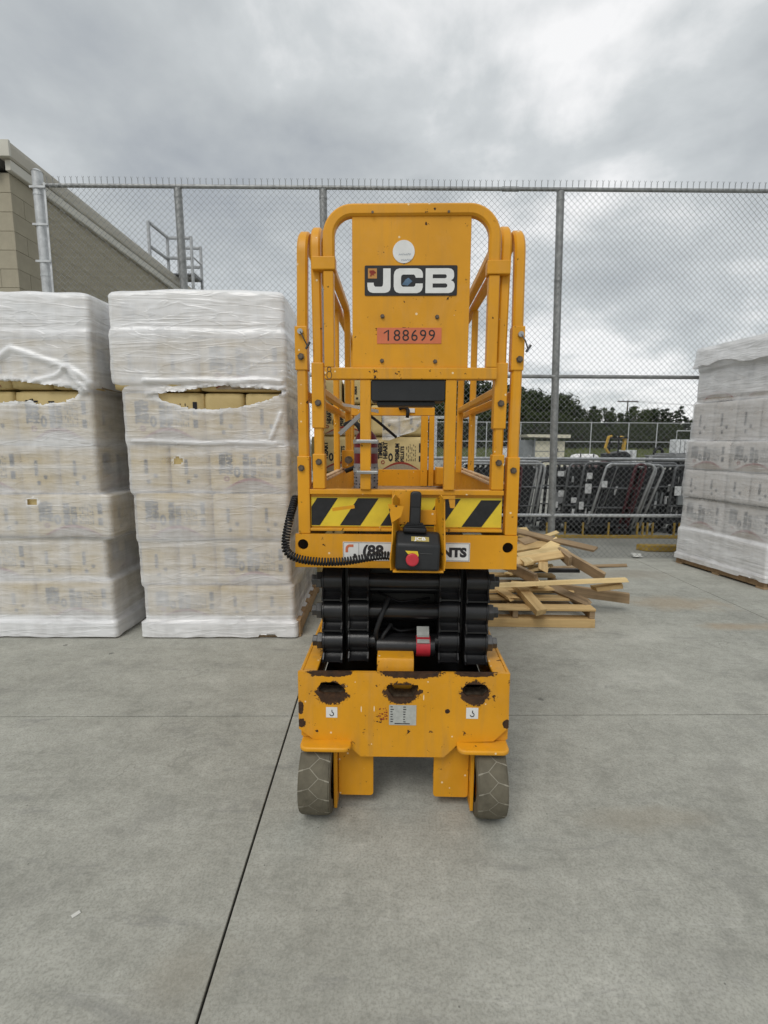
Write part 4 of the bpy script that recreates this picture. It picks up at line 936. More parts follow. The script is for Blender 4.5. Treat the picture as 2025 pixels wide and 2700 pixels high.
def load(name, label, loc, rz, layers, W, D, tears=(), holes=(), wraps=None, split=None, folds=(), cap=False, seed=1, first=0, bag=None):
    """layers: list of (z0, z1, dx_left, dx_right, dy_front) from the bottom up; tears: polygons in (x, z) on the front face"""
    t = thing(name, label, 'pallet load', loc, rz)
    pallet_parts(t, W, D, 0.0)
    rnd = random.Random(seed)
    zb = split or [l[0] for l in layers] + [layers[-1][1]]
    zb = list(zb); zb[0] = 0.13
    for li in range(len(layers)):
        z0, z1 = zb[li], zb[li + 1] - 0.003; _, _, dl, dr, dy = layers[li]
        mirror = (li + first) % 2 == 1; sx = (W - dl - dr) / (2 * BL); sy = D / (4 * BD); szz = (z1 - z0) / BH
        spots = []
        for k in range(4): spots.append((BL / 2, BD * (k + 0.5), 0))
        for i in range(2):
            for j in range(2): spots.append((BL + BD * (i + 0.5) * BL / 2 / BD, BL * (j + 0.5) * (4 * BD) / (2 * BL), 90))
        for x, y, a in spots:
            if mirror: x = 2 * BL - x
            o = link('bag', bag or BAG, t); o.location = (dl + x * sx + rnd.uniform(-0.004, 0.004), dy + y * sy * 0.995 + rnd.uniform(-0.003, 0.003), (z0 + z1) / 2)
            o.rotation_euler = (0, 0, R(a + (180 if rnd.random() < 0.5 else 0)))
            o.scale = (sx, sy, szz) if a == 0 else (sy, sx, szz)
            c = link('print', PRINT, o)
    # film
    per = []; r = 0.03; step = 0.013
    def outline(l, r_, dr_, f, b):
        pts = []
        x0, x1, y0, y1 = l - 0.012, W - r_ + 0.012, f - 0.012, b + 0.012
        def line(a, b_, n): 
            for k in range(n): q = k / n; pts.append((a[0] + (b_[0] - a[0]) * q, a[1] + (b_[1] - a[1]) * q))
        def arc(cx, cy, a0):
            for k in range(7): q = R(a0 + 90 * k / 7); pts.append((cx + r * math.cos(q), cy + r * math.sin(q)))
        nx, ny = int(W / step), int(D / 0.03)
        line((x0 + r, y0), (x1 - r, y0), nx); arc(x1 - r, y0 + r, -90); line((x1, y0 + r), (x1, y1 - r), ny); arc(x1 - r, y1 - r, 0)
        line((x1 - r, y1), (x0 + r, y1), int(W / 0.04)); arc(x0 + r, y1 - r, 90); line((x0, y1 - r), (x0, y0 + r), ny); arc(x0 + r, y0 + r, 180)
        return pts, nx
    vs = []; att = []; rows = 0; ztop = layers[-1][1]; z = 0.070 if cap else 0.012; zs = []
    while z < ztop: zs.append(z); z += 0.013
    zs.append(ztop)
    zc = [l[0] for l in layers[1:]]; nper = None
    def inside(poly, x, z_):
        c = False; j = len(poly) - 1
        for i in range(len(poly)):
            if (poly[i][1] > z_) != (poly[j][1] > z_) and x < (poly[j][0] - poly[i][0]) * (z_ - poly[i][1]) / (poly[j][1] - poly[i][1]) + poly[i][0]: c = not c
            j = i
        return c
    def edge_dist(poly, x, z_):
        m = 9
        for (ax, az), (bx, bz) in zip(poly, poly[1:] + poly[:1]):
            dx, dz = bx - ax, bz - az; L2 = dx * dx + dz * dz or 1e-9; q = max(0, min(1, ((x - ax) * dx + (z_ - az) * dz) / L2))
            m = min(m, math.hypot(x - ax - q * dx, z_ - az - q * dz))
        return m
    jag = lambda x, z_: 0.010 * noise.noise((x * 45, z_ * 45, seed)) + 0.008 * noise.noise((x * 14, z_ * 14, seed + 3))
    kill = set()
    def seg_d(a_, b_, x, z_):
        dx, dz = b_[0] - a_[0], b_[1] - a_[1]; q = max(0, min(1, ((x - a_[0]) * dx + (z_ - a_[1]) * dz) / (dx * dx + dz * dz)))
        return math.hypot(x - a_[0] - q * dx, z_ - a_[1] - q * dz)
    for zi, z in enumerate(zs):
        li = max(i for i, l in enumerate(layers) if z >= l[0] - 1e-6 or i == 0); l0 = layers[li]
        ln = layers[min(li + 1, len(layers) - 1)]
        h = l0[1] - l0[0]; f = (z - l0[0]) / h
        lp = layers[max(li - 1, 0)]
        def side(i):
            v0 = l0[i]
            if ln[i] < v0:                       # layer above sticks out: film slopes out just below the joint
                q = max(0, (z - (l0[1] - 0.028)) / 0.028); v0 = v0 + (ln[i] - v0) * q * q
            if lp[i] < l0[i]:                    # layer below sticks out: a small ledge
                q = max(0, 1 - (z - l0[0]) / 0.016); v0 = v0 + (lp[i] - l0[i]) * q
            return v0
        ft = -0.022 if z < 0.125 else 0
        dl, dr, dy = (side(i) + ft for i in (2, 3, 4))
        pinch = 0.003 * math.exp(-(min(abs(z - q) for q in zc) / 0.02) ** 2) if zc else 0
        topk = max(0, 1 - (ztop - z) / 0.03); topin = 0.014 * topk * topk
        pts, nx = outline(dl + pinch + topin, dr + pinch + topin, 0, dy + pinch + topin, D - pinch - topin)
        nper = len(pts)
        for pi, (x, y) in enumerate(pts):
            nn = noise.noise((x * 5, y * 5 + seed * 7, z * 8)) * 0.006 + noise.noise((x * 16, y * 16, z * 30 + seed)) * 0.003
            cx, cy = W / 2, D / 2; d = Vector((x - cx, y - cy)); d = Vector((d.x / W, d.y / D)).normalized() * nn
            wrap = (wraps or (lambda z_, x_: 0.6))(z, x)
            front = y < dy + 0.06; dzs = 0.0
            if front:
                for fp, fw in folds:
                    m_ = min(seg_d(a_, b_, x, z) for a_, b_ in zip(fp, fp[1:]))
                    if m_ < fw: q_ = 1 - m_ / fw; d.y -= 0.016 * q_ * q_ * (3 - 2 * q_); wrap += 0.45 * q_
            # thin loose veil where the film bunches at a tear
            if front:
                for tp in tears:
                    def sd(a_, b_):
                        e_ = edge_dist(tp, a_, b_)
                        return (-e_ if inside(tp, a_, b_) else e_) + jag(a_, b_)
                    ed = sd(x, z)
                    if ed < -0.0085: kill.add((zi, pi))
                    elif ed < 0.0085:
                        gx_ = (sd(x + 0.003, z) - sd(x - 0.003, z)) / 0.006; gz_ = (sd(x, z + 0.003) - sd(x, z - 0.003)) / 0.006; gl = max(0.3, math.hypot(gx_, gz_))
                        d.x -= ed * gx_ / gl; dzs -= ed * gz_ / gl; wrap += 0.5
                    elif ed < 0.03: wrap += 0.5 * (1 - ed / 0.03)
                    if 0 <= ed < 0.05 and z > sum(p[1] for p in tp) / len(tp): d.y -= 0.02 * (1 - ed / 0.05)
                for hx, hz_, hr in holes:
                    q = math.hypot((x - hx) / 1.5, z - hz_)
                    if q < hr: kill.add((zi, pi))
                    elif q < hr * 1.8: wrap += 0.3
            # small drips at the lower edge
            zz = z + dzs
            if zi == 0: zz = z + 0.007 * noise.noise((x * 9, y * 9, seed)) + (0.018 if noise.noise((x * 3, y * 3, seed + 9)) > 0.25 else 0)
            zz += min(1, max(0, (z - 0.13) / 0.2)) * (0.012 * noise.noise((x * 1.9, y * 1.9 + seed, z * 1.5)) + 0.006 * noise.noise((x * 5, y * 5 + seed, z * 3))) + (0.02 * max(0, (z - ztop + 0.2) / 0.2) * math.sin(math.pi * max(0, min(1, x / W))) if z > ztop - 0.2 else 0)
            vs.append((x + d.x, y + d.y, zz)); att.append(wrap)
    nz = len(zs); fs = []
    for i in range(nz - 1):
        for j in range(nper):
            j2 = (j + 1) % nper
            if (i, j) in kill or (i, j2) in kill or (i + 1, j) in kill or (i + 1, j2) in kill: continue
            fs.append((i * nper + j, i * nper + j2, (i + 1) * nper + j2, (i + 1) * nper + j))
    # top sheet
    prev = (nz - 1) * nper; lx = [vs[prev + j] for j in range(nper)]; cx = sum(p[0] for p in lx) / nper; cy = sum(p[1] for p in lx) / nper
    for q, up in ((0.93, 0.012), (0.75, 0.02), (0.5, 0.026), (0.25, 0.028), (0.03, 0.028)):
        b = len(vs)
        for p in lx: vs.append((cx + (p[0] - cx) * q, cy + (p[1] - cy) * q, p[2] + up + 0.008 * noise.noise((p[0] * q * 5, p[1] * q * 5, seed)))); att.append(0.72)
        for j in range(nper): fs.append((prev + j, prev + (j + 1) % nper, b + (j + 1) % nper, b + j))
        prev = b
    fs.append(tuple(prev + j for j in range(nper)))
    me = bpy.data.meshes.new('film'); me.from_pydata(vs, [], fs); me.materials.append(M['stretch_film']); me.shade_smooth()
    a = me.attributes.new('wrap', 'FLOAT', 'POINT'); a.data.foreach_set('value', att)
    link('film', me, t)
    if cap:      # loose top sheet folded down over the load
        top = layers[-1]; vs = []; fs = []; att = []; pts, _ = outline(top[2] - 0.018, top[3] - 0.018, 0, top[4] - 0.018, D + 0.018); npp = len(pts)
        for j in range(9):
            for x, y in pts:
                drop = 0.20 + 0.07 * noise.noise((x * 2.4, y * 2.4, 4)) + 0.03 * noise.noise((x * 9, y * 9, 4)); f = j / 8
                o_ = 0.022 * f + 0.012 * noise.noise((x * 7, y * 7, f * 3)); d = Vector((x - W / 2, y - D / 2)).normalized() * o_
                vs.append((x + d.x, y + d.y, ztop + 0.012 - drop * f)); att.append(0.80)
        for j in range(8):
            for i in range(npp): fs.append((j * npp + i, j * npp + (i + 1) % npp, (j + 1) * npp + (i + 1) % npp, (j + 1) * npp + i))
        me = bpy.data.meshes.new('top_sheet'); me.from_pydata(vs, [], fs); me.materials.append(M['stretch_film']); me.shade_smooth()
        a = me.attributes.new('wrap', 'FLOAT', 'POINT'); a.data.foreach_set('value', att); link('top_sheet', me, t)
    return t
# middle load: front-left corner at (-1.67, 3.34); x measured from there
mid_layers = [(0.10, 0.377, 0.012, 0.045, 0.0), (0.377, 0.700, -0.010, 0.068, 0.008), (0.700, 1.028, -0.018, 0.068, -0.004), (1.028, 1.359, -0.042, 0.064, 0.004),
              (1.359, 1.755, -0.050, 0.073, 0.0), (1.755, 2.085, -0.108, 0.066, -0.014), (2.085, 2.325, -0.100, 0.075, -0.002)]
mid_tear = [(0.13, 1.675), (0.25, 1.625), (0.40, 1.588), (0.55, 1.582), (0.72, 1.602), (0.88, 1.635), (1.00, 1.680), (1.065, 1.712), (0.95, 1.708), (0.80, 1.722), (0.66, 1.738), (0.50, 1.722), (0.35, 1.700), (0.22, 1.688)]
def wr(z, x, top=1.0):
    if z < 0.16: return 0.90
    if z < 0.40: return 0.60
    if z < 1.0: return 0.55 + 0.22 * max(0, 1 - abs(z - 0.42) / 0.08) + 0.15 * max(0, 1 - abs(z - 0.70) / 0.03)
    if z < 1.72: return 0.55 + 0.22 * max(0, 1 - abs(z - 1.36) / 0.04)
    if z < 2.07: return 0.74
    return 0.92
load('wrapped_pallet_load', 'tall film-wrapped pallet of tan bags with a long rip, right beside the lift', (-1.68, 3.34, 0), R(0.6), mid_layers, 1.09, 1.12, [mid_tear], [(0.29, 1.245, 0.016)], wr,
     split=[0.13, 0.377, 0.70, 1.028, 1.359, 1.700, 2.05, 2.31],
     folds=[([(0.1, 1.77), (0.4, 1.765), (0.8, 1.775), (1.0, 1.76)], 0.02), ([(0.92, 1.40), (0.99, 1.56)], 0.02), ([(0.0, 1.375), (0.5, 1.365), (0.95, 1.36)], 0.015)], seed=2, first=0)
left_layers = [(0.095, 0.407, 0.0, 0.010, 0.0), (0.407, 0.713, 0.0, 0.040, 0.008), (0.713, 1.014, 0.0, -0.022, -0.012), (1.014, 1.349, 0.0, 0.055, 0.004),
               (1.349, 1.737, 0.0, 0.055, 0.002), (1.737, 2.073, -0.02, 0.035, -0.014), (2.073, 2.305, -0.01, 0.030, -0.004)]
left_tear = [(0.30, 1.63), (0.42, 1.622), (0.62, 1.640), (0.72, 1.612), (0.83, 1.622), (0.93, 1.660), (1.005, 1.708), (0.90, 1.715), (0.75, 1.742), (0.58, 1.758), (0.40, 1.765), (0.28, 1.76), (0.15, 1.72), (0.18, 1.66)]
load('wrapped_pallet_load', 'tall film-wrapped pallet of tan bags cut off by the left picture edge', (-2.975, 3.34, 0), R(-0.4), left_layers, 1.09, 1.12, [left_tear], [(0.60, 0.955, 0.018)], wr,
     split=[0.13, 0.407, 0.713, 1.014, 1.349, 1.705, 2.04, 2.29],
     folds=[([(0.20, 1.80), (0.46, 1.90), (0.55, 1.965), (0.72, 1.91), (0.90, 1.855), (1.0, 1.80), (1.06, 1.74)], 0.03), ([(0.70, 1.765), (0.83, 1.80), (0.90, 1.85)], 0.022), ([(0.90, 1.85), (0.97, 1.76), (1.02, 1.71)], 0.02)], seed=5, first=1)
right_layers = [(0.10, 0.42, 0.0, 0.0, 0.0), (0.42, 0.78, 0.028, 0.0, 0.01), (0.78, 1.10, 0.005, 0.0, 0.0), (1.10, 1.41, 0.008, 0.0, -0.005), (1.41, 1.83, 0.060, 0.0, 0.01), (1.83, 2.18, 0.095, 0.0, 0.02), (2.18, 2.41, 0.075, 0.0, 0.0)]
def wr2(z, x):
    if z < 0.16: return 0.80
    if z < 0.45: return 0.74
    if z < 0.62: return 0.52
    if z < 1.9: return 0.42
    return 0.84
load('wrapped_pallet_load', 'grey-white film-wrapped pallet of bags at the right edge in front of the fence', (3.63, 4.56, 0), R(10.2), right_layers, 1.09, 1.12, [], [], wr2, cap=True, seed=9, first=0, bag=PALE_BAG)

# open stack of the same bags behind the lift
def open_stack():
    t = thing('bag_stack', 'open stack of tan printed bags on a pallet seen through the lift', 'bag stack', (-0.64, 4.55, 0), 0)
    pallet_parts(t, 1.06, 1.0)
    rnd = random.Random(11); z = 0.13; lay = [(0.30,), (0.33,), (0.33,), (0.335,), (0.28,), (0.23,)]
    for li, (h,) in enumerate(lay):
        mirror = li % 2 == 1
        spots = [(BL / 2, BD * (k + 0.5), 0) for k in range(3)] + [(BL + BD * (i + 0.5), BL * (j + 0.5), 90) for i in range(2) for j in range(1)]
        if li == 3: spots = [(0.23, BD * 0.5, 0), (0.765, BD * 0.5, 0), (0.23, BD * 1.5, 0), (0.765, BD * 1.5, 0)]
        for x, y, a in spots:
            if mirror and li != 3: x = 2 * BL - x
            o = link('bag', BAG, t); o.location = (x + rnd.uniform(-0.012, 0.012), y + rnd.uniform(-0.012, 0.012), z + h / 2); o.rotation_euler.z = R(a + rnd.uniform(-1.5, 1.5)); o.scale.z = h / BH
            link('print', PRINT, o)
        z += h + 0.002
    # loose rag of film hanging off the top right corner
    vs = []; fs = []; nx, nz = 22, 16; att = []
    for j in range(nz + 1):
        for i in range(nx + 1):
            u, v = i / nx, j / nz
            vs.append((0.62 + 0.46 * u, -0.025 + 0.02 * noise.noise((u * 6, v * 5, 1)), 1.70 - v * (0.30 - 0.22 * u * u) + 0.03 * noise.noise((u * 4, 2, v * 4)))); att.append(0.40 + 0.3 * noise.noise((u * 5, v * 5, 3)))
    for j in range(nz):
        for i in range(nx): fs.append((j * (nx + 1) + i, j * (nx + 1) + i + 1, (j + 1) * (nx + 1) + i + 1, (j + 1) * (nx + 1) + i))
    me = bpy.data.meshes.new('film_rag'); me.from_pydata(vs, [], fs); me.materials.append(M['stretch_film']); me.shade_smooth()
    a = me.attributes.new('wrap', 'FLOAT', 'POINT'); a.data.foreach_set('value', att); link('film_rag', me, t)
open_stack()

# ------------------------------------------------------------------ broken pallets and loose boards
def board(name, label, a, b, wd, th, mat, roll=0.0, cat='board'):
    a, b = Vector(a), Vector(b); d = b - a; L = d.length
    mb = MB(); n = 6; vs = []
    for k in range(n + 1):        # slight warp, ragged ends
        x = L * k / n; wz = 0.004 * math.sin(3 * k / n + a.x * 7)
        for y, z in ((-wd / 2, -th / 2), (wd / 2, -th / 2), (wd / 2, th / 2), (-wd / 2, th / 2)):
            e = random.uniform(-0.03, 0.03) if k in (0, n) else 0
            vs.append((x + e, y + random.uniform(-0.0015, 0.0015), z + wz))
    fs = [(k * 4 + i, k * 4 + (i + 1) % 4, (k + 1) * 4 + (i + 1) % 4, (k + 1) * 4 + i) for k in range(n) for i in range(4)] + [(3, 2, 1, 0), tuple(n * 4 + i for i in range(4))]
    o = mb.add(vs, fs).build(name, mat, None, 0.002, seg=1)
    o.location = a; o.rotation_euler = (Matrix(((d.x, 0, 0), (d.y, 0, 0), (d.z, 0, 0))) and d.to_track_quat('X', 'Z')).to_euler()
    o.rotation_euler = (d.to_track_quat('X', 'Z').to_matrix().to_4x4() @ Matrix.Rotation(R(roll), 4, 'X')).to_euler()
    if label: tag(o, label, cat, 'broken pallet boards in the wood pile')
    return o
def wood_pile():
    t = thing('wooden_pallet', 'wooden pallet flat on the concrete under the pile of broken boards', 'pallet', (0.62, 3.57, 0), R(-1.2))
    W, D = 0.97, 1.05
    for k, (y0, m) in enumerate(((0, 'pine'), (0.24, 'pine'), (0.45, 'pine'), (0.68, 'weathered_pine'), (0.93, 'pine'))):
        MB().box(0, W, y0, y0 + 0.11, 0.128, 0.148).build('deck_board', m, t, 0.003, seg=1)
    for y0 in (0, 0.47, 0.94): MB().box(0, W, y0, y0 + 0.10, 0.0, 0.066 if y0 == 0 else 0.02).build('bottom_board', 'weathered_pine' if y0 else 'pine', t, 0.003, seg=1)
    for x0 in (0.0, 0.355, W - 0.04): MB().box(x0, x0 + 0.04, 0.012, D, 0.0665, 0.1275).build('stringer', 'weathered_pine', t, 0.003, seg=1)
    bp = thing('broken_pallet', 'broken half pallet lying tilted on top of the wood pile', 'pallet', (1.09, 4.15, 0.0))
    # slats of the broken upper pallet
    def slat(a, b, wd, th, mat, roll=0):
        o = board('slat', None, (0, 0, 0), Vector(b) - Vector(a), wd, th, mat, roll); o.parent = bp; o.location = Vector(a) - Vector((1.09, 4.15, 0.0)); return o
    slat((1.10, 4.22, 0.335), (1.72, 4.40, 0.385), 0.10, 0.022, 'pine', 22)
    slat((1.20, 4.33, 0.365), (1.68, 4.50, 0.405), 0.09, 0.022, 'pale_pine', 15)
    slat((1.12, 4.42, 0.405), (1.64, 4.62, 0.430), 0.10, 0.03, 'pine', 20)
    slat((1.27, 4.52, 0.455), (1.53, 4.70, 0.462), 0.09, 0.03, 'weathered_pine', 30)
    slat((1.05, 4.60, 0.42), (1.50, 4.85, 0.47), 0.09, 0.022, 'pine', 15)
    slat((1.22, 4.66, 0.36), (1.26, 4.15, 0.345), 0.09, 0.035, 'pale_pine', 6)
    slat((1.62, 4.72, 0.39), (1.64, 4.25, 0.345), 0.035, 0.09, 'weathered_pine', 4)
    slat((0.98, 4.30, 0.30), (1.52, 4.46, 0.345), 0.09, 0.022, 'pine', 10)
    slat((1.30, 4.35, 0.30), (1.66, 4.60, 0.46), 0.085, 0.022, 'pale_pine', 40)
    slat((1.02, 4.45, 0.47), (1.30, 4.75, 0.52), 0.085, 0.022, 'pine', 30)
    slat((1.36, 4.10, 0.30), (1.50, 4.55, 0.36), 0.08, 0.02, 'pine', 10)
    slat((1.05, 4.15, 0.25), (1.45, 4.30, 0.27), 0.09, 0.02, 'pale_pine', -8)
    slat((1.0, 4.72, 0.50), (1.45, 4.92, 0.50), 0.09, 0.022, 'pale_pine', 25)
    slat((1.14, 4.72, 0.2), (1.16, 4.25, 0.28), 0.035, 0.09, 'weathered_pine', 4)
    g = [('loose_board', 'longest pale clean board laid level across the front of the pile', (0.74, 3.76, 0.262), (1.89, 3.76, 0.312), 0.085, 0.034, 'pale_pine', -12),
         ('loose_board', 'wide brown board pointing right out of the lower pile', (1.33, 4.12, 0.165), (2.01, 3.90, 0.122), 0.028, 0.088, 'weathered_pine', 8),
         ('loose_block', 'short square block leaning forward over the bottom pallet edge', (1.10, 3.98, 0.215), (1.15, 3.46, 0.158), 0.085, 0.05, 'pine', 0),
         ('loose_board', 'short dark slanting board above the right end of bottom pallet', (1.40, 4.02, 0.185), (1.575, 3.66, 0.155), 0.07, 0.024, 'weathered_pine', 25),
         ('loose_stringer', 'notched stringer sloping down to the right from the broken half pallet', (1.64, 4.45, 0.375), (1.83, 3.96, 0.265), 0.035, 0.092, 'weathered_pine', 6),
         ('loose_stringer', 'notched stringer poking forward in the middle of the wood pile', (1.06, 4.40, 0.30), (1.20, 3.76, 0.315), 0.034, 0.09, 'weathered_pine', 4),
         ('loose_board', 'grey-brown topmost board sloping down towards the fence post', (1.16, 4.72, 0.555), (1.97, 4.50, 0.402), 0.075, 0.024, 'weathered_pine', 24),
         ('loose_board', 'thin splintered lath sticking out above the top of the pile', (1.40, 4.80, 0.40), (1.80, 5.05, 0.46), 0.05, 0.014, 'pale_pine', 20),
         ('loose_board', 'pale flat board lying in the middle of the wood pile', (1.25, 4.52, 0.235), (1.56, 4.50, 0.242), 0.09, 0.020, 'pale_pine', 0),
         ('loose_board', 'bright board slanting back under the notched stringers', (1.15, 4.50, 0.26), (1.28, 3.85, 0.235), 0.09, 0.02, 'pale_pine', 0),
         ('loose_board', 'crosswise board resting on the left of the bottom pallet', (0.86, 4.25, 0.19), (1.02, 3.72, 0.165), 0.085, 0.022, 'pine', 0),
         ('loose_board', 'lower pale board lying along the bottom pallet deck', (0.72, 3.92, 0.172), (1.40, 3.98, 0.178), 0.09, 0.022, 'pine', 0),
         ('loose_board', 'short end block under the right tip of the long pale board', (1.66, 3.80, 0.235), (1.90, 3.79, 0.262), 0.08, 0.035, 'pine', 0),
         ('loose_board', 'thin lath lying alone on the concrete behind the pile', (1.75, 5.30, 0.012), (2.75, 5.45, 0.012), 0.07, 0.018, 'weathered_pine', 0)]
    for x in g: board(x[0], x[1], *x[2:])
    o = MB().box(0, 0.46, -0.02, 0.02, -0.016, 0.016).build('steel_bar', 'black_paint', None, 0.002); o.location = (1.29, 4.30, 0.248)
    tag(o, 'black steel bar poking sideways out of the wood pile', 'bar')
wood_pile()

# ------------------------------------------------------------------ yard behind the fence
def cart(name, label, x, y, col, lean, Wd=1.2, Hh=1.14, plates=0, rs=1):
    rnd = random.Random(rs * 31 + int(x * 1000)); Hh += rnd.uniform(-0.03, 0.02); lean += rnd.uniform(-0.03, 0.03); y += rnd.uniform(-0.03, 0.03)
    t = thing(name, label, 'cart', (x, y, -0.05), 0, 'carts nested in rows behind the fence')
    m = {'grey': 'grey_tube', 'red': 'dark_red_paint', 'black': 'cart_grey'}[col]
    MB().tube(fillet([(-Wd + lean * 0.2, 0, 0.12), (-Wd + lean, 0, Hh), (lean, 0, Hh), (0, 0, 0.12)], 0.09, 6), 0.019, 8).build('hoop', m, t, smooth=True)
    MB().box(-Wd, 0.0, -0.02, 0.5, 0.16, 0.20).build('bed', 'cart_black', t)
    for z in (0.45, 0.75): MB().cyl((-Wd + lean * z / Hh, 0.01, z), (lean * z / Hh, 0.01, z), 0.012, 6).build('cross_bar', m if col != 'grey' else 'cart_grey', t)
    bar = 'cart_black' if col != 'red' else 'dark_red_paint'
    nb = max(4, int(Wd / 0.085))
    for k in range(nb):
        xx = -Wd + 0.06 + (Wd - 0.12) * k / (nb - 1)
        MB().box(-0.023, 0.023, 0.03, 0.05, 0.2, Hh - 0.06, mat=Matrix.Translation((xx, 0, 0)) @ Matrix(((1, 0, lean / Hh, 0), (0, 1, 0, 0), (0, 0, 1, 0), (0, 0, 0, 1)))).build('slat', bar, t)
    if plates:
        for k in range(plates):
            px = -Wd + 0.12 + rnd.random() * (Wd - 0.24); pz = rnd.uniform(0.3, 0.95); a = rnd.uniform(0.03, 0.055); b = rnd.uniform(0.04, 0.08)
            MB().box(px - a, px + a, -0.03, -0.022, pz - b, pz + b).build('label_plate', 'white_label', t, 0.003)
    for k in range(2 if col == 'black' else 0):       # boxed goods riding on the cart
        bx_ = -Wd + 0.1 + rnd.random() * (Wd - 0.4); bz_ = rnd.choice((0.21, 0.47)); bw = rnd.uniform(0.12, 0.24); bh = rnd.uniform(0.1, 0.22)
        MB().box(bx_, bx_ + bw, -0.021, -0.001 + 0.03, bz_, bz_ + bh).build('side_bin', rnd.choice(('grey_board', 'wrapped_white', 'shed_grey', 'cart_grey')), t, 0.006)
    for xx in (-Wd + 0.15, -0.15):
        for yy in (0.03, 0.44): MB().cyl((xx - 0.02, yy, 0.075), (xx + 0.02, yy, 0.075), 0.075, 14).build('wheel', 'black_rubber', t, smooth=40)
    return t
ORD = ['first', 'second', 'third', 'fourth', 'fifth', 'sixth']
for i in range(6):
    cart('hoop_cart', 'grey hooped cart, %s from the left of the six nested beside the fence post' % ORD[i], 2.03 + i * 0.066, 7.7 + (5 - i) * 0.02, 'grey', 0.17, 1.3, 1.13)
cart('hoop_cart', 'dark red hooped cart at the left end of the row behind the lift', 2.06, 7.55, 'red', 0.06, 0.2, 1.13, rs=4)
for i in range(4):
    cart('slat_cart', ['black slatted cart with white tags just right of the fence post', 'black slatted cart second right of the fence post', 'black slatted cart third right of the fence post', 'black slatted cart left of the red cart'][i],
         3.30 + i * 0.17, 7.72 + 0.10 * (3 - i), 'black', 0.06 + 0.04 * i, 0.85, 1.13, plates=5, rs=20 + i)
cart('slat_cart', 'dark red slanting cart in the middle of the black carts', 3.74, 7.50, 'red', 0.22, 0.17, 1.13, rs=8)
for i, (dx, ln) in enumerate(((0, 0.30), (0.09, 0.32), (0.18, 0.34))):
    cart('hoop_cart', ['leaning grey hooped cart, leftmost of the slanting three', 'leaning grey hooped cart, middle of the slanting three', 'leaning grey hooped cart, rightmost of the slanting three'][i], 3.82 + dx, 7.55 + 0.05 * i, 'grey', ln, 0.75, 1.12, plates=1, rs=30 + i)
for i in range(4):
    cart('slat_cart', ['black cart full of white boxes at the right end of the row', 'black cart second from the right end of the row', 'black cart third from the right end of the row', 'black cart next to the slanting grey hoops'][i],
         5.35 - i * 0.22, 7.75 + i * 0.1, 'black', 0.12, 0.9, 1.10, plates=9 if i == 0 else 6, rs=40 + i)
def corral():
    t = thing('corral_rail', 'long grey corral rail running behind the nested carts', 'rail', (0, 8.55, 0))
    for z in (1.115, 0.62): MB().cyl((0.4, 0, z), (7.5, 0, z), 0.028, 10).build('rail', 'grey_tube', t, smooth=40)
    for x in (0.6, 2.5, 4.6, 6.6): MB().cyl((x, 0.02, -0.05), (x, 0.02, 1.18), 0.028, 10).build('post', 'grey_tube', t, smooth=40)
    k = thing('picket_kerb', 'low yellow kerb rail with short pickets in front of the carts', 'kerb', (0, 7.38, -0.05))
    MB().box(0.6, 7.0, 0.0, 0.05, 0.0, 0.045).build('base', 'kerb_yellow', k, 0.004)
    for x in (2.48, 2.76, 3.03, 3.42, 3.86, 3.94, 4.01, 4.09, 4.42, 4.50, 4.60, 4.85): MB().box(x - 0.011, x + 0.011, 0.012, 0.038, 0.046, 0.24).build('picket', 'kerb_yellow', k)
    ws = MB().prism([(0.0, 0.05), (0.10, -0.06), (1.1, -0.06), (1.1, 0.06), (0.05, 0.06)], 'z', 0, 0.085).build('wheel_stop', 'kerb_yellow', None, 0.01)
    ws.location = (3.42, 6.52, -0.05); ws.rotation_euler.z = R(-4); tag(ws, 'yellow wheel stop on the asphalt just outside the fence', 'wheel stop')
    cd = MB(); n = 6; vs = [(0.12 * i / n, 0.10 * j / n, 0.004 + 0.014 * noise.noise((i * 0.6, j * 0.7, 2))) for j in range(n + 1) for i in range(n + 1)]
    cd.add(vs, [(j * 7 + i, j * 7 + i + 1, (j + 1) * 7 + i + 1, (j + 1) * 7 + i) for j in range(n) for i in range(n)])
    o = cd.build('paper_card', 'paper'); o.location = (3.14, 6.06, -0.035); o.rotation_euler.x = R(18); tag(o, 'crumpled white card lying at the foot of the fence', 'card')
    s = o.modifiers.new('solid', 'SOLIDIFY'); s.thickness = 0.002
    p = MB().box(-0.011, 0.011, -0.006, 0.006, 0.001, 0.003).build('paper_scrap', 'paper', None); p.location = (-0.894, 1.263, 0); p.rotation_euler.z = R(50); tag(p, 'tiny white paper scrap on the concrete at lower left', 'scrap')
corral()

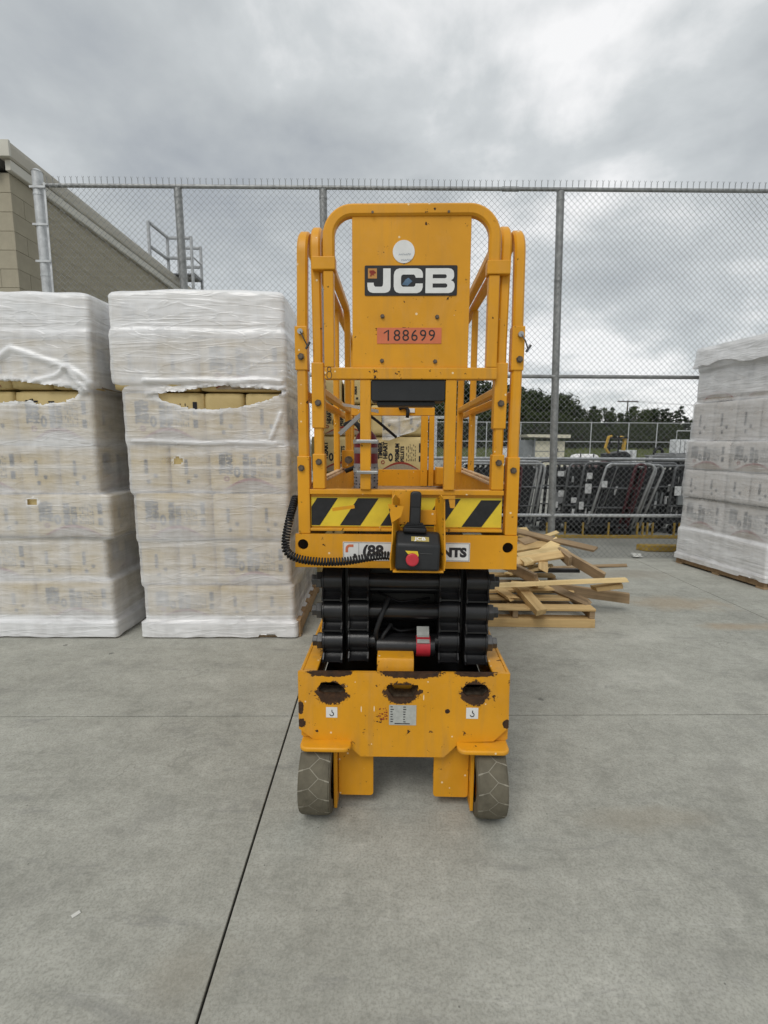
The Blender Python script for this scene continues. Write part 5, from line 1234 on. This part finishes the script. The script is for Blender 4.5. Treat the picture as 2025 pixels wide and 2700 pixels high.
def far_yard():
    # storage frame
    t = thing('storage_frame', 'pale grey steel gantry frame far behind the lift', 'frame', (3.2, 19.5, -0.05))
    for x in (-1.2, 0.35): MB().box(x - 0.05, x + 0.05, -0.05, 0.05, 0, 2.36).build('post', 'bright_galvanised', t)
    MB().box(-1.3, 0.42, -0.05, 0.05, 2.365, 2.47).build('beam', 'bright_galvanised', t)
    MB().tube([(0.05, 0, 2.36), (0.33, 0, 1.9)], 0.03, 6).build('brace', 'bright_galvanised', t)
    # shed
    t = thing('site_shed', 'small cream shed with overhanging pale roof beyond the carts', 'shed', (7.1, 24, -0.05))
    MB().box(0.15, 1.6, 0, 1.6, 0.1, 1.55).build('wall', 'cream_panel', t)
    MB().box(-0.35, 0.146, 0.1, 1.7, 0.1, 1.60).build('side_wall', 'shed_grey', t)
    MB().prism([(-0.35, 1.86), (-0.25, 1.74), (1.75, 1.70), (1.75, 1.86)], 'y', -0.3, 1.9).build('roof', 'cream_panel', t)
    for z in (0.6, 1.05): MB().box(0.16, 1.6, -0.015, -0.002, z, z + 0.03).build('seam', 'shed_grey', t)
    for x in (0.14, 1.2): MB().box(x - 0.03, x + 0.03, -0.05, -0.016, 0.1, 1.69).build('post', 'shed_grey', t)
    MB().tube([(0.95, -0.1, 0.3), (1.25, -0.1, 1.2)], 0.03, 6).build('prop', 'dark_steel', t)
    t = thing('flat_trailer', 'low grey flat trailer standing in front of the cream shed', 'trailer', (6.6, 20.5, -0.05))
    MB().box(-0.2, 2.0, 0, 1.2, 0.20, 0.42).build('bed', 'grey_board', t)
    for x in (0.4, 1.3): MB().cyl((x, -0.05, 0.16), (x, 0.1, 0.16), 0.16, 14).build('wheel', 'black_rubber', t)
    # tank on red skid
    t = thing('water_tank', 'white horizontal tank on a red skid left of the yellow excavator', 'tank', (11.7, 29, -0.05))
    vs = []; prof = [(-0.85, 0.02), (-0.83, 0.2), (-0.72, 0.34), (-0.5, 0.4), (0.5, 0.4), (0.72, 0.34), (0.83, 0.2), (0.85, 0.02)]; n = 20
    for i in range(n):
        a = 2 * math.pi * i / n; vs += [(x, r * math.cos(a), 0.45 + r * math.sin(a)) for x, r in prof]
    m = len(prof); MB().add(vs, [(i * m + j, i * m + j + 1, ((i + 1) % n) * m + j + 1, ((i + 1) % n) * m + j) for i in range(n) for j in range(m - 1)]).build('barrel', 'white_tank', t, smooth=True)
    MB().box(-0.95, 0.95, -0.45, 0.45, 0.0, 0.09).build('skid', 'red_paint', t)
    for x in (-0.4, 0.35): MB().box(x - 0.03, x + 0.03, -0.46, -0.42, 0.09, 0.9).build('strap', 'dark_steel', t)
    # compact excavator
    t = thing('mini_excavator', 'small yellow and black excavator parked far behind the carts', 'excavator', (13.9, 30, -0.05), R(8))
    for y in (-0.5, 0.5): MB().prism(rrect(-0.75, 0.75, 0.0, 0.36, 0.17), 'y', y - 0.13, y + 0.13).build('track', 'black_rubber', t)
    MB().prism([(-0.6, 0.42), (0.75, 0.42), (0.75, 0.8), (0.45, 1.0), (-0.6, 0.85)], 'y', -0.5, 0.5).build('body', 'cart_black', t, 0.03)
    for s in (-1, 1): MB().box(-0.1, -0.03, s * 0.45 - 0.04, s * 0.45 + 0.04, 0.9, 1.75).build('canopy_post', 'cart_black', t)
    MB().box(-0.2, 0.5, -0.48, 0.48, 1.76, 1.84).build('canopy', 'cart_black', t)
    MB().tube([(-0.3, 0, 0.8), (-0.62, 0, 1.2), (-0.45, 0, 1.85), (-0.25, 0, 1.9)], 0, prof=sq(0.14), up=(0, 1, 0)).build('boom', 'machine_yellow', t)
    MB().tube([(0.15, -0.3, 1.85), (0.42, -0.3, 1.75), (0.36, -0.3, 1.05)], 0, prof=sq(0.22, 0.16), up=(0, 1, 0)).build('dipper', 'machine_yellow', t)
    MB().prism([(-0.7, 0.3), (-0.35, 0.3), (-0.3, 0.6), (-0.62, 0.62)], 'y', -0.25, 0.25).build('bucket', 'dark_red_paint', t)
    # white cabinets, drum, low gear
    for k, (x, wd, lab) in enumerate(((15.05, 0.62, 'wider white cabinet right of the excavator'), (15.62, 0.26, 'narrow white cabinet beside the wider one'))):
        t = thing('utility_cabinet', lab, 'cabinet', (x, 31, -0.05)); MB().box(-wd / 2, wd / 2, 0, 0.5, 0.05, 1.06).build('body', 'wrapped_white', t, 0.02); MB().box(-wd / 2 + 0.03, wd / 2 - 0.03, -0.012, -0.002, 0.1, 1.0).build('door', 'wrapped_white', t); MB().box(-wd / 2, wd / 2, 0, 0.5, 0, 0.048).build('base', 'dark_steel', t)
    t = thing('tyre_pile', 'heap of black tyres to the right of the white cabinets', 'tyres', (16.3, 30, -0.05))
    for k, (x, z, r) in enumerate(((0, 0.42, 0.42), (0.55, 0.36, 0.36), (0.25, 0.95, 0.34))):
        pts = [(x + r * 0.72 * math.cos(2 * math.pi * i / 16), 0, z + r * 0.72 * math.sin(2 * math.pi * i / 16)) for i in range(17)]
        MB().tube(pts, r * 0.28, 8, caps=False).build('tyre', 'black_rubber', t, smooth=True)
    t = thing('flatbed_truck', 'dark flatbed carrying white wrapped bundles at far right', 'flatbed', (14.7, 25, -0.05))
    MB().box(0, 3.2, 0, 2.0, 0.78, 0.95).build('bed', 'grey_board', t); MB().box(0, 3.2, 0.2, 1.8, 0.4, 0.76).build('frame', 'cart_black', t)
    for x in (0.5, 1.4, 2.6): MB().cyl((x, -0.02, 0.35), (x, 0.25, 0.35), 0.35, 16).build('wheel', 'black_rubber', t)
    MB().tube([(0.0, 0.1, 0.95), (0.0, 0.1, 2.1), (3.1, 0.1, 2.1)], 0.03, 6).build('rail', 'bright_galvanised', t)
    for k, (x, lab) in enumerate(((0.12, 'left white wrapped bundle on the dark flatbed'), (0.62, 'middle white wrapped bundle on the dark flatbed'), (1.18, 'right white wrapped bundle on the dark flatbed'))):
        b = thing('wrapped_bundle', lab, 'bundle', (14.7 + x, 25.3, 0.903)); MB().box(0, 0.46, 0, 0.6, 0, 0.72).build('bundle', 'wrapped_white', b, 0.06, seg=3); MB().box(0.2, 0.24, -0.008, 0.608, 0.02, 0.728).build('strap', 'shed_grey', b)
    for k, (x, y, wd, lab) in enumerate(((10.2, 16, 0.5, 'low dark crate behind the right-hand carts'), (9.2, 17, 0.4, 'small dark crate behind the slanting grey hoops'), (4.9, 22, 0.6, 'pale crate seen between the yellow right posts'))):
        t = thing('equipment_crate', lab, 'crate', (x, y, -0.05)); m = 'cart_black' if k < 2 else 'wrapped_white'; h = 1.0 if k < 2 else 1.25
        MB().box(0, wd, 0, 0.5, 0, h).build('body', m, t, 0.02); MB().box(-0.02, wd + 0.02, -0.02, 0.52, h + 0.002, h + 0.05).build('lid', 'grey_board', t)
        for z in (0.3, 0.7): MB().box(0.02, wd - 0.02, -0.03, -0.002, z, z + 0.06).build('rib', 'grey_board', t)
    # far fence with barbed top
    t = thing('far_fence', 'distant grey chain-link fence below the tree line', 'fence', (0, 44, -0.05))
    for x in (6, 9, 12, 15, 18.2, 21.5, 24, 27, 30.5, 34): MB().cyl((x, 0, 0), (x, 0, 3.3), 0.045, 8).build('post', 'bright_galvanised', t)
    for z in (3.28, 1.62): MB().cyl((-10, 0, z), (40, 0, z), 0.032, 8).build('rail', 'bright_galvanised', t)
    m = wire_mesh(0, 38, 0.05, 3.25, 0.22, 0.006).build('wire_mesh', 'fence_wire', t); m['kind'] = 'stuff'
    # grass bank
    rnd = random.Random(4); vs = []; fs = []
    for _ in range(9000):
        x = rnd.uniform(-5, 60); y = rnd.uniform(46, 80); z = -0.05 + 0.012 * (y - 46); h = rnd.uniform(0.25, 0.6); a = rnd.uniform(0, 6.28); b = len(vs); w_ = rnd.uniform(0.05, 0.14)
        vs += [(x - w_ * math.cos(a), y - w_ * math.sin(a), z), (x + w_ * math.cos(a), y + w_ * math.sin(a), z), (x + rnd.uniform(-0.2, 0.2), y + rnd.uniform(-0.1, 0.1), z + h)]; fs.append((b, b + 1, b + 2))
    g = MB().add(vs, fs).build('grass', 'grass_blade'); tag(g, 'rough green grass on the bank behind the far fence', 'grass', kind='stuff')
    n = 10; vs = [(-20 + 100 * i / n, 45 + 60 * j / n, -0.06 + 0.012 * 60 * j / n) for j in range(n + 1) for i in range(n + 1)]
    o = MB().add(vs, [(j * 11 + i, j * 11 + i + 1, (j + 1) * 11 + i + 1, (j + 1) * 11 + i) for j in range(n) for i in range(n)]).build('grass_bank', 'grass_blade'); tag(o, 'green bank rising behind the far fence', 'bank', kind='structure')
    # utility pole
    t = thing('utility_pole', 'wooden utility pole with crossarm above the trees', 'pole', (57, 118, 0))
    MB().cyl((0, 0, 0), (0, 0, 11.6), 0.2, 10, 0.14).build('pole', 'pole_wood', t); MB().box(-2.4, 2.4, -0.1, 0.1, 11.15, 11.4).build('crossarm', 'pole_wood', t)
    for x in (-2.1, -1.1, 1.1, 2.1): MB().cyl((x, 0, 11.4), (x, 0, 11.7), 0.07, 8).build('insulator', 'grey_board', t)
    for z in (11.6,):
        for x in (-2.1, 2.1): MB().tube([(x + 60 * q / 10, 2 * q, z - 0.2 + 1.8 * ((q / 10 - 0.5) ** 2 - 0.25)) for q in range(11)], 0.03, 4).build('wire', 'cart_black', t)
far_yard()

# ------------------------------------------------------------------ tree line
def make_tree_meshes(kind, seed):
    rnd = random.Random(seed); tr = MB(); H_ = 1.0
    tr.tube([(0, 0, -0.02), (0.006, 0.002, 0.3), (-0.004, 0.004, 0.62), (0.0, 0.0, 0.93 if kind == 'conifer' else 0.75)], 0.02, 7, prof=None)
    for i in range(len(tr.v)):
        x, y, z = tr.v[i]; k = max(0.15, 1 - z); tr.v[i] = (x * k, y * k, z)
    cl = []
    if kind == 'conifer':
        for k in range(15):
            z = 0.08 + 0.90 * k / 14; rad = 0.22 * (1 - (k / 14)) ** 0.8 + 0.012
            for q in range(max(3, int(9 * (1 - k / 18)))):
                a = rnd.uniform(0, 6.283); rr = rad * rnd.uniform(0.45, 1.08); p = (rr * math.cos(a), rr * math.sin(a), z - rr * 0.25 + rnd.uniform(-0.015, 0.015)); cl.append((p, 0.034 + 0.02 * rnd.random(), 0.55))
                tr.tube([(0, 0, z), p], 0.003, 4)
    else:
        for k in range(110):
            a = rnd.uniform(0, 6.283); u = rnd.uniform(-1, 1); rr = 0.34 * math.sqrt(max(0, 1 - u * u)) * rnd.uniform(0.5, 1.08); p = (rr * math.cos(a), rr * math.sin(a), 0.53 + 0.42 * u + rnd.uniform(-0.03, 0.03)); cl.append((p, 0.06 + 0.035 * rnd.random(), 0.85))
        for k in range(7):
            p = cl[k][0]; tr.tube([(0, 0, 0.32 + 0.04 * k), (p[0] * 0.5, p[1] * 0.5, 0.45 + 0.03 * k), p], 0.006, 5)
    cr = MB(); vs = []; fs = []
    for (cx, cy, cz), r, fl in cl:
        for _ in range(34):
            d = Vector((rnd.gauss(0, 1), rnd.gauss(0, 1), rnd.gauss(0, 1) * fl)).normalized() * r * rnd.uniform(0.3, 1.15)
            c = Vector((cx, cy, cz)) + d; s = rnd.uniform(0.013, 0.027); n_ = (d.normalized() + Vector((rnd.gauss(0, .5), rnd.gauss(0, .5), rnd.gauss(0, .5)))).normalized(); u = n_.orthogonal().normalized(); w_ = n_.cross(u); b = len(vs)
            vs += [c - u * s, c + w_ * s * 0.6, c + u * s, c - w_ * s * 0.6]; fs.append((b, b + 1, b + 2, b + 3))
    cr.add(vs, fs)
    return tr.mesh('trunk', 'bark'), cr.mesh('crown', 'leaf_dark' if kind == 'conifer' else 'leaf_mid')
TV = [make_tree_meshes('conifer', 1), make_tree_meshes('conifer', 2), make_tree_meshes('broad', 3), make_tree_meshes('broad', 4), make_tree_meshes('conifer', 6)]
def trees():
    rnd = random.Random(12)
    def ztop(px):     # crown height profile along the line, metres at 90 m
        pts = [(1150, 13.5), (1230, 12.6), (1270, 11.6), (1330, 11.5), (1370, 10.6), (1385, 11.2), (1420, 9.6), (1500, 8.3), (1560, 7.0), (1620, 6.4), (1680, 7.4), (1740, 6.7), (1770, 7.6), (1800, 5.6), (1840, 6.4), (1900, 5.5)]
        for (a, h0), (b, h1) in zip(pts, pts[1:]):
            if a <= px <= b: return h0 + (h1 - h0) * (px - a) / (b - a)
        return 6
    names = ['dark conifer', 'broad green tree']
    px = 1150; i = 0; items = []
    while px < 1900:
        d = 86 + rnd.uniform(0, 10); h = ztop(px) * d / 90 * rnd.uniform(0.88, 1.14); kind = rnd.choice([0, 1, 4, 2, 3, 0, 2]); 
        items.append(((px - 1012) / 1300 * d, d, h, kind)); px += rnd.uniform(9, 15); i += 1
    for k in range(34):   # second row, shorter, filling the gaps below
        d = 80 + rnd.uniform(0, 4); p = 1150 + k * 22.5 + rnd.uniform(-6, 6); items.append(((p - 1012) / 1300 * d, d, ztop(min(1899, max(1150, p))) * d / 90 * rnd.uniform(0.6, 0.8), rnd.choice([2, 3, 2, 3])))
    for q, (x, y, h, kind) in enumerate(items):
        con = kind in (0, 1, 4)
        t = thing('conifer_tree' if con else 'broadleaf_tree', 'dark pointed conifer in the distant tree line' if con else 'rounded green tree in the distant tree line', 'tree', (x, y, 0.3), rnd.uniform(0, 6.28), 'distant conifers' if con else 'distant broadleaf trees')
        wd = (h * rnd.uniform(0.95, 1.3)) if con else (h * rnd.uniform(0.8, 1.1))
        t.scale = (wd, wd, h)
        link('trunk', TV[kind][0], t); link('crown', TV[kind][1], t)
trees()
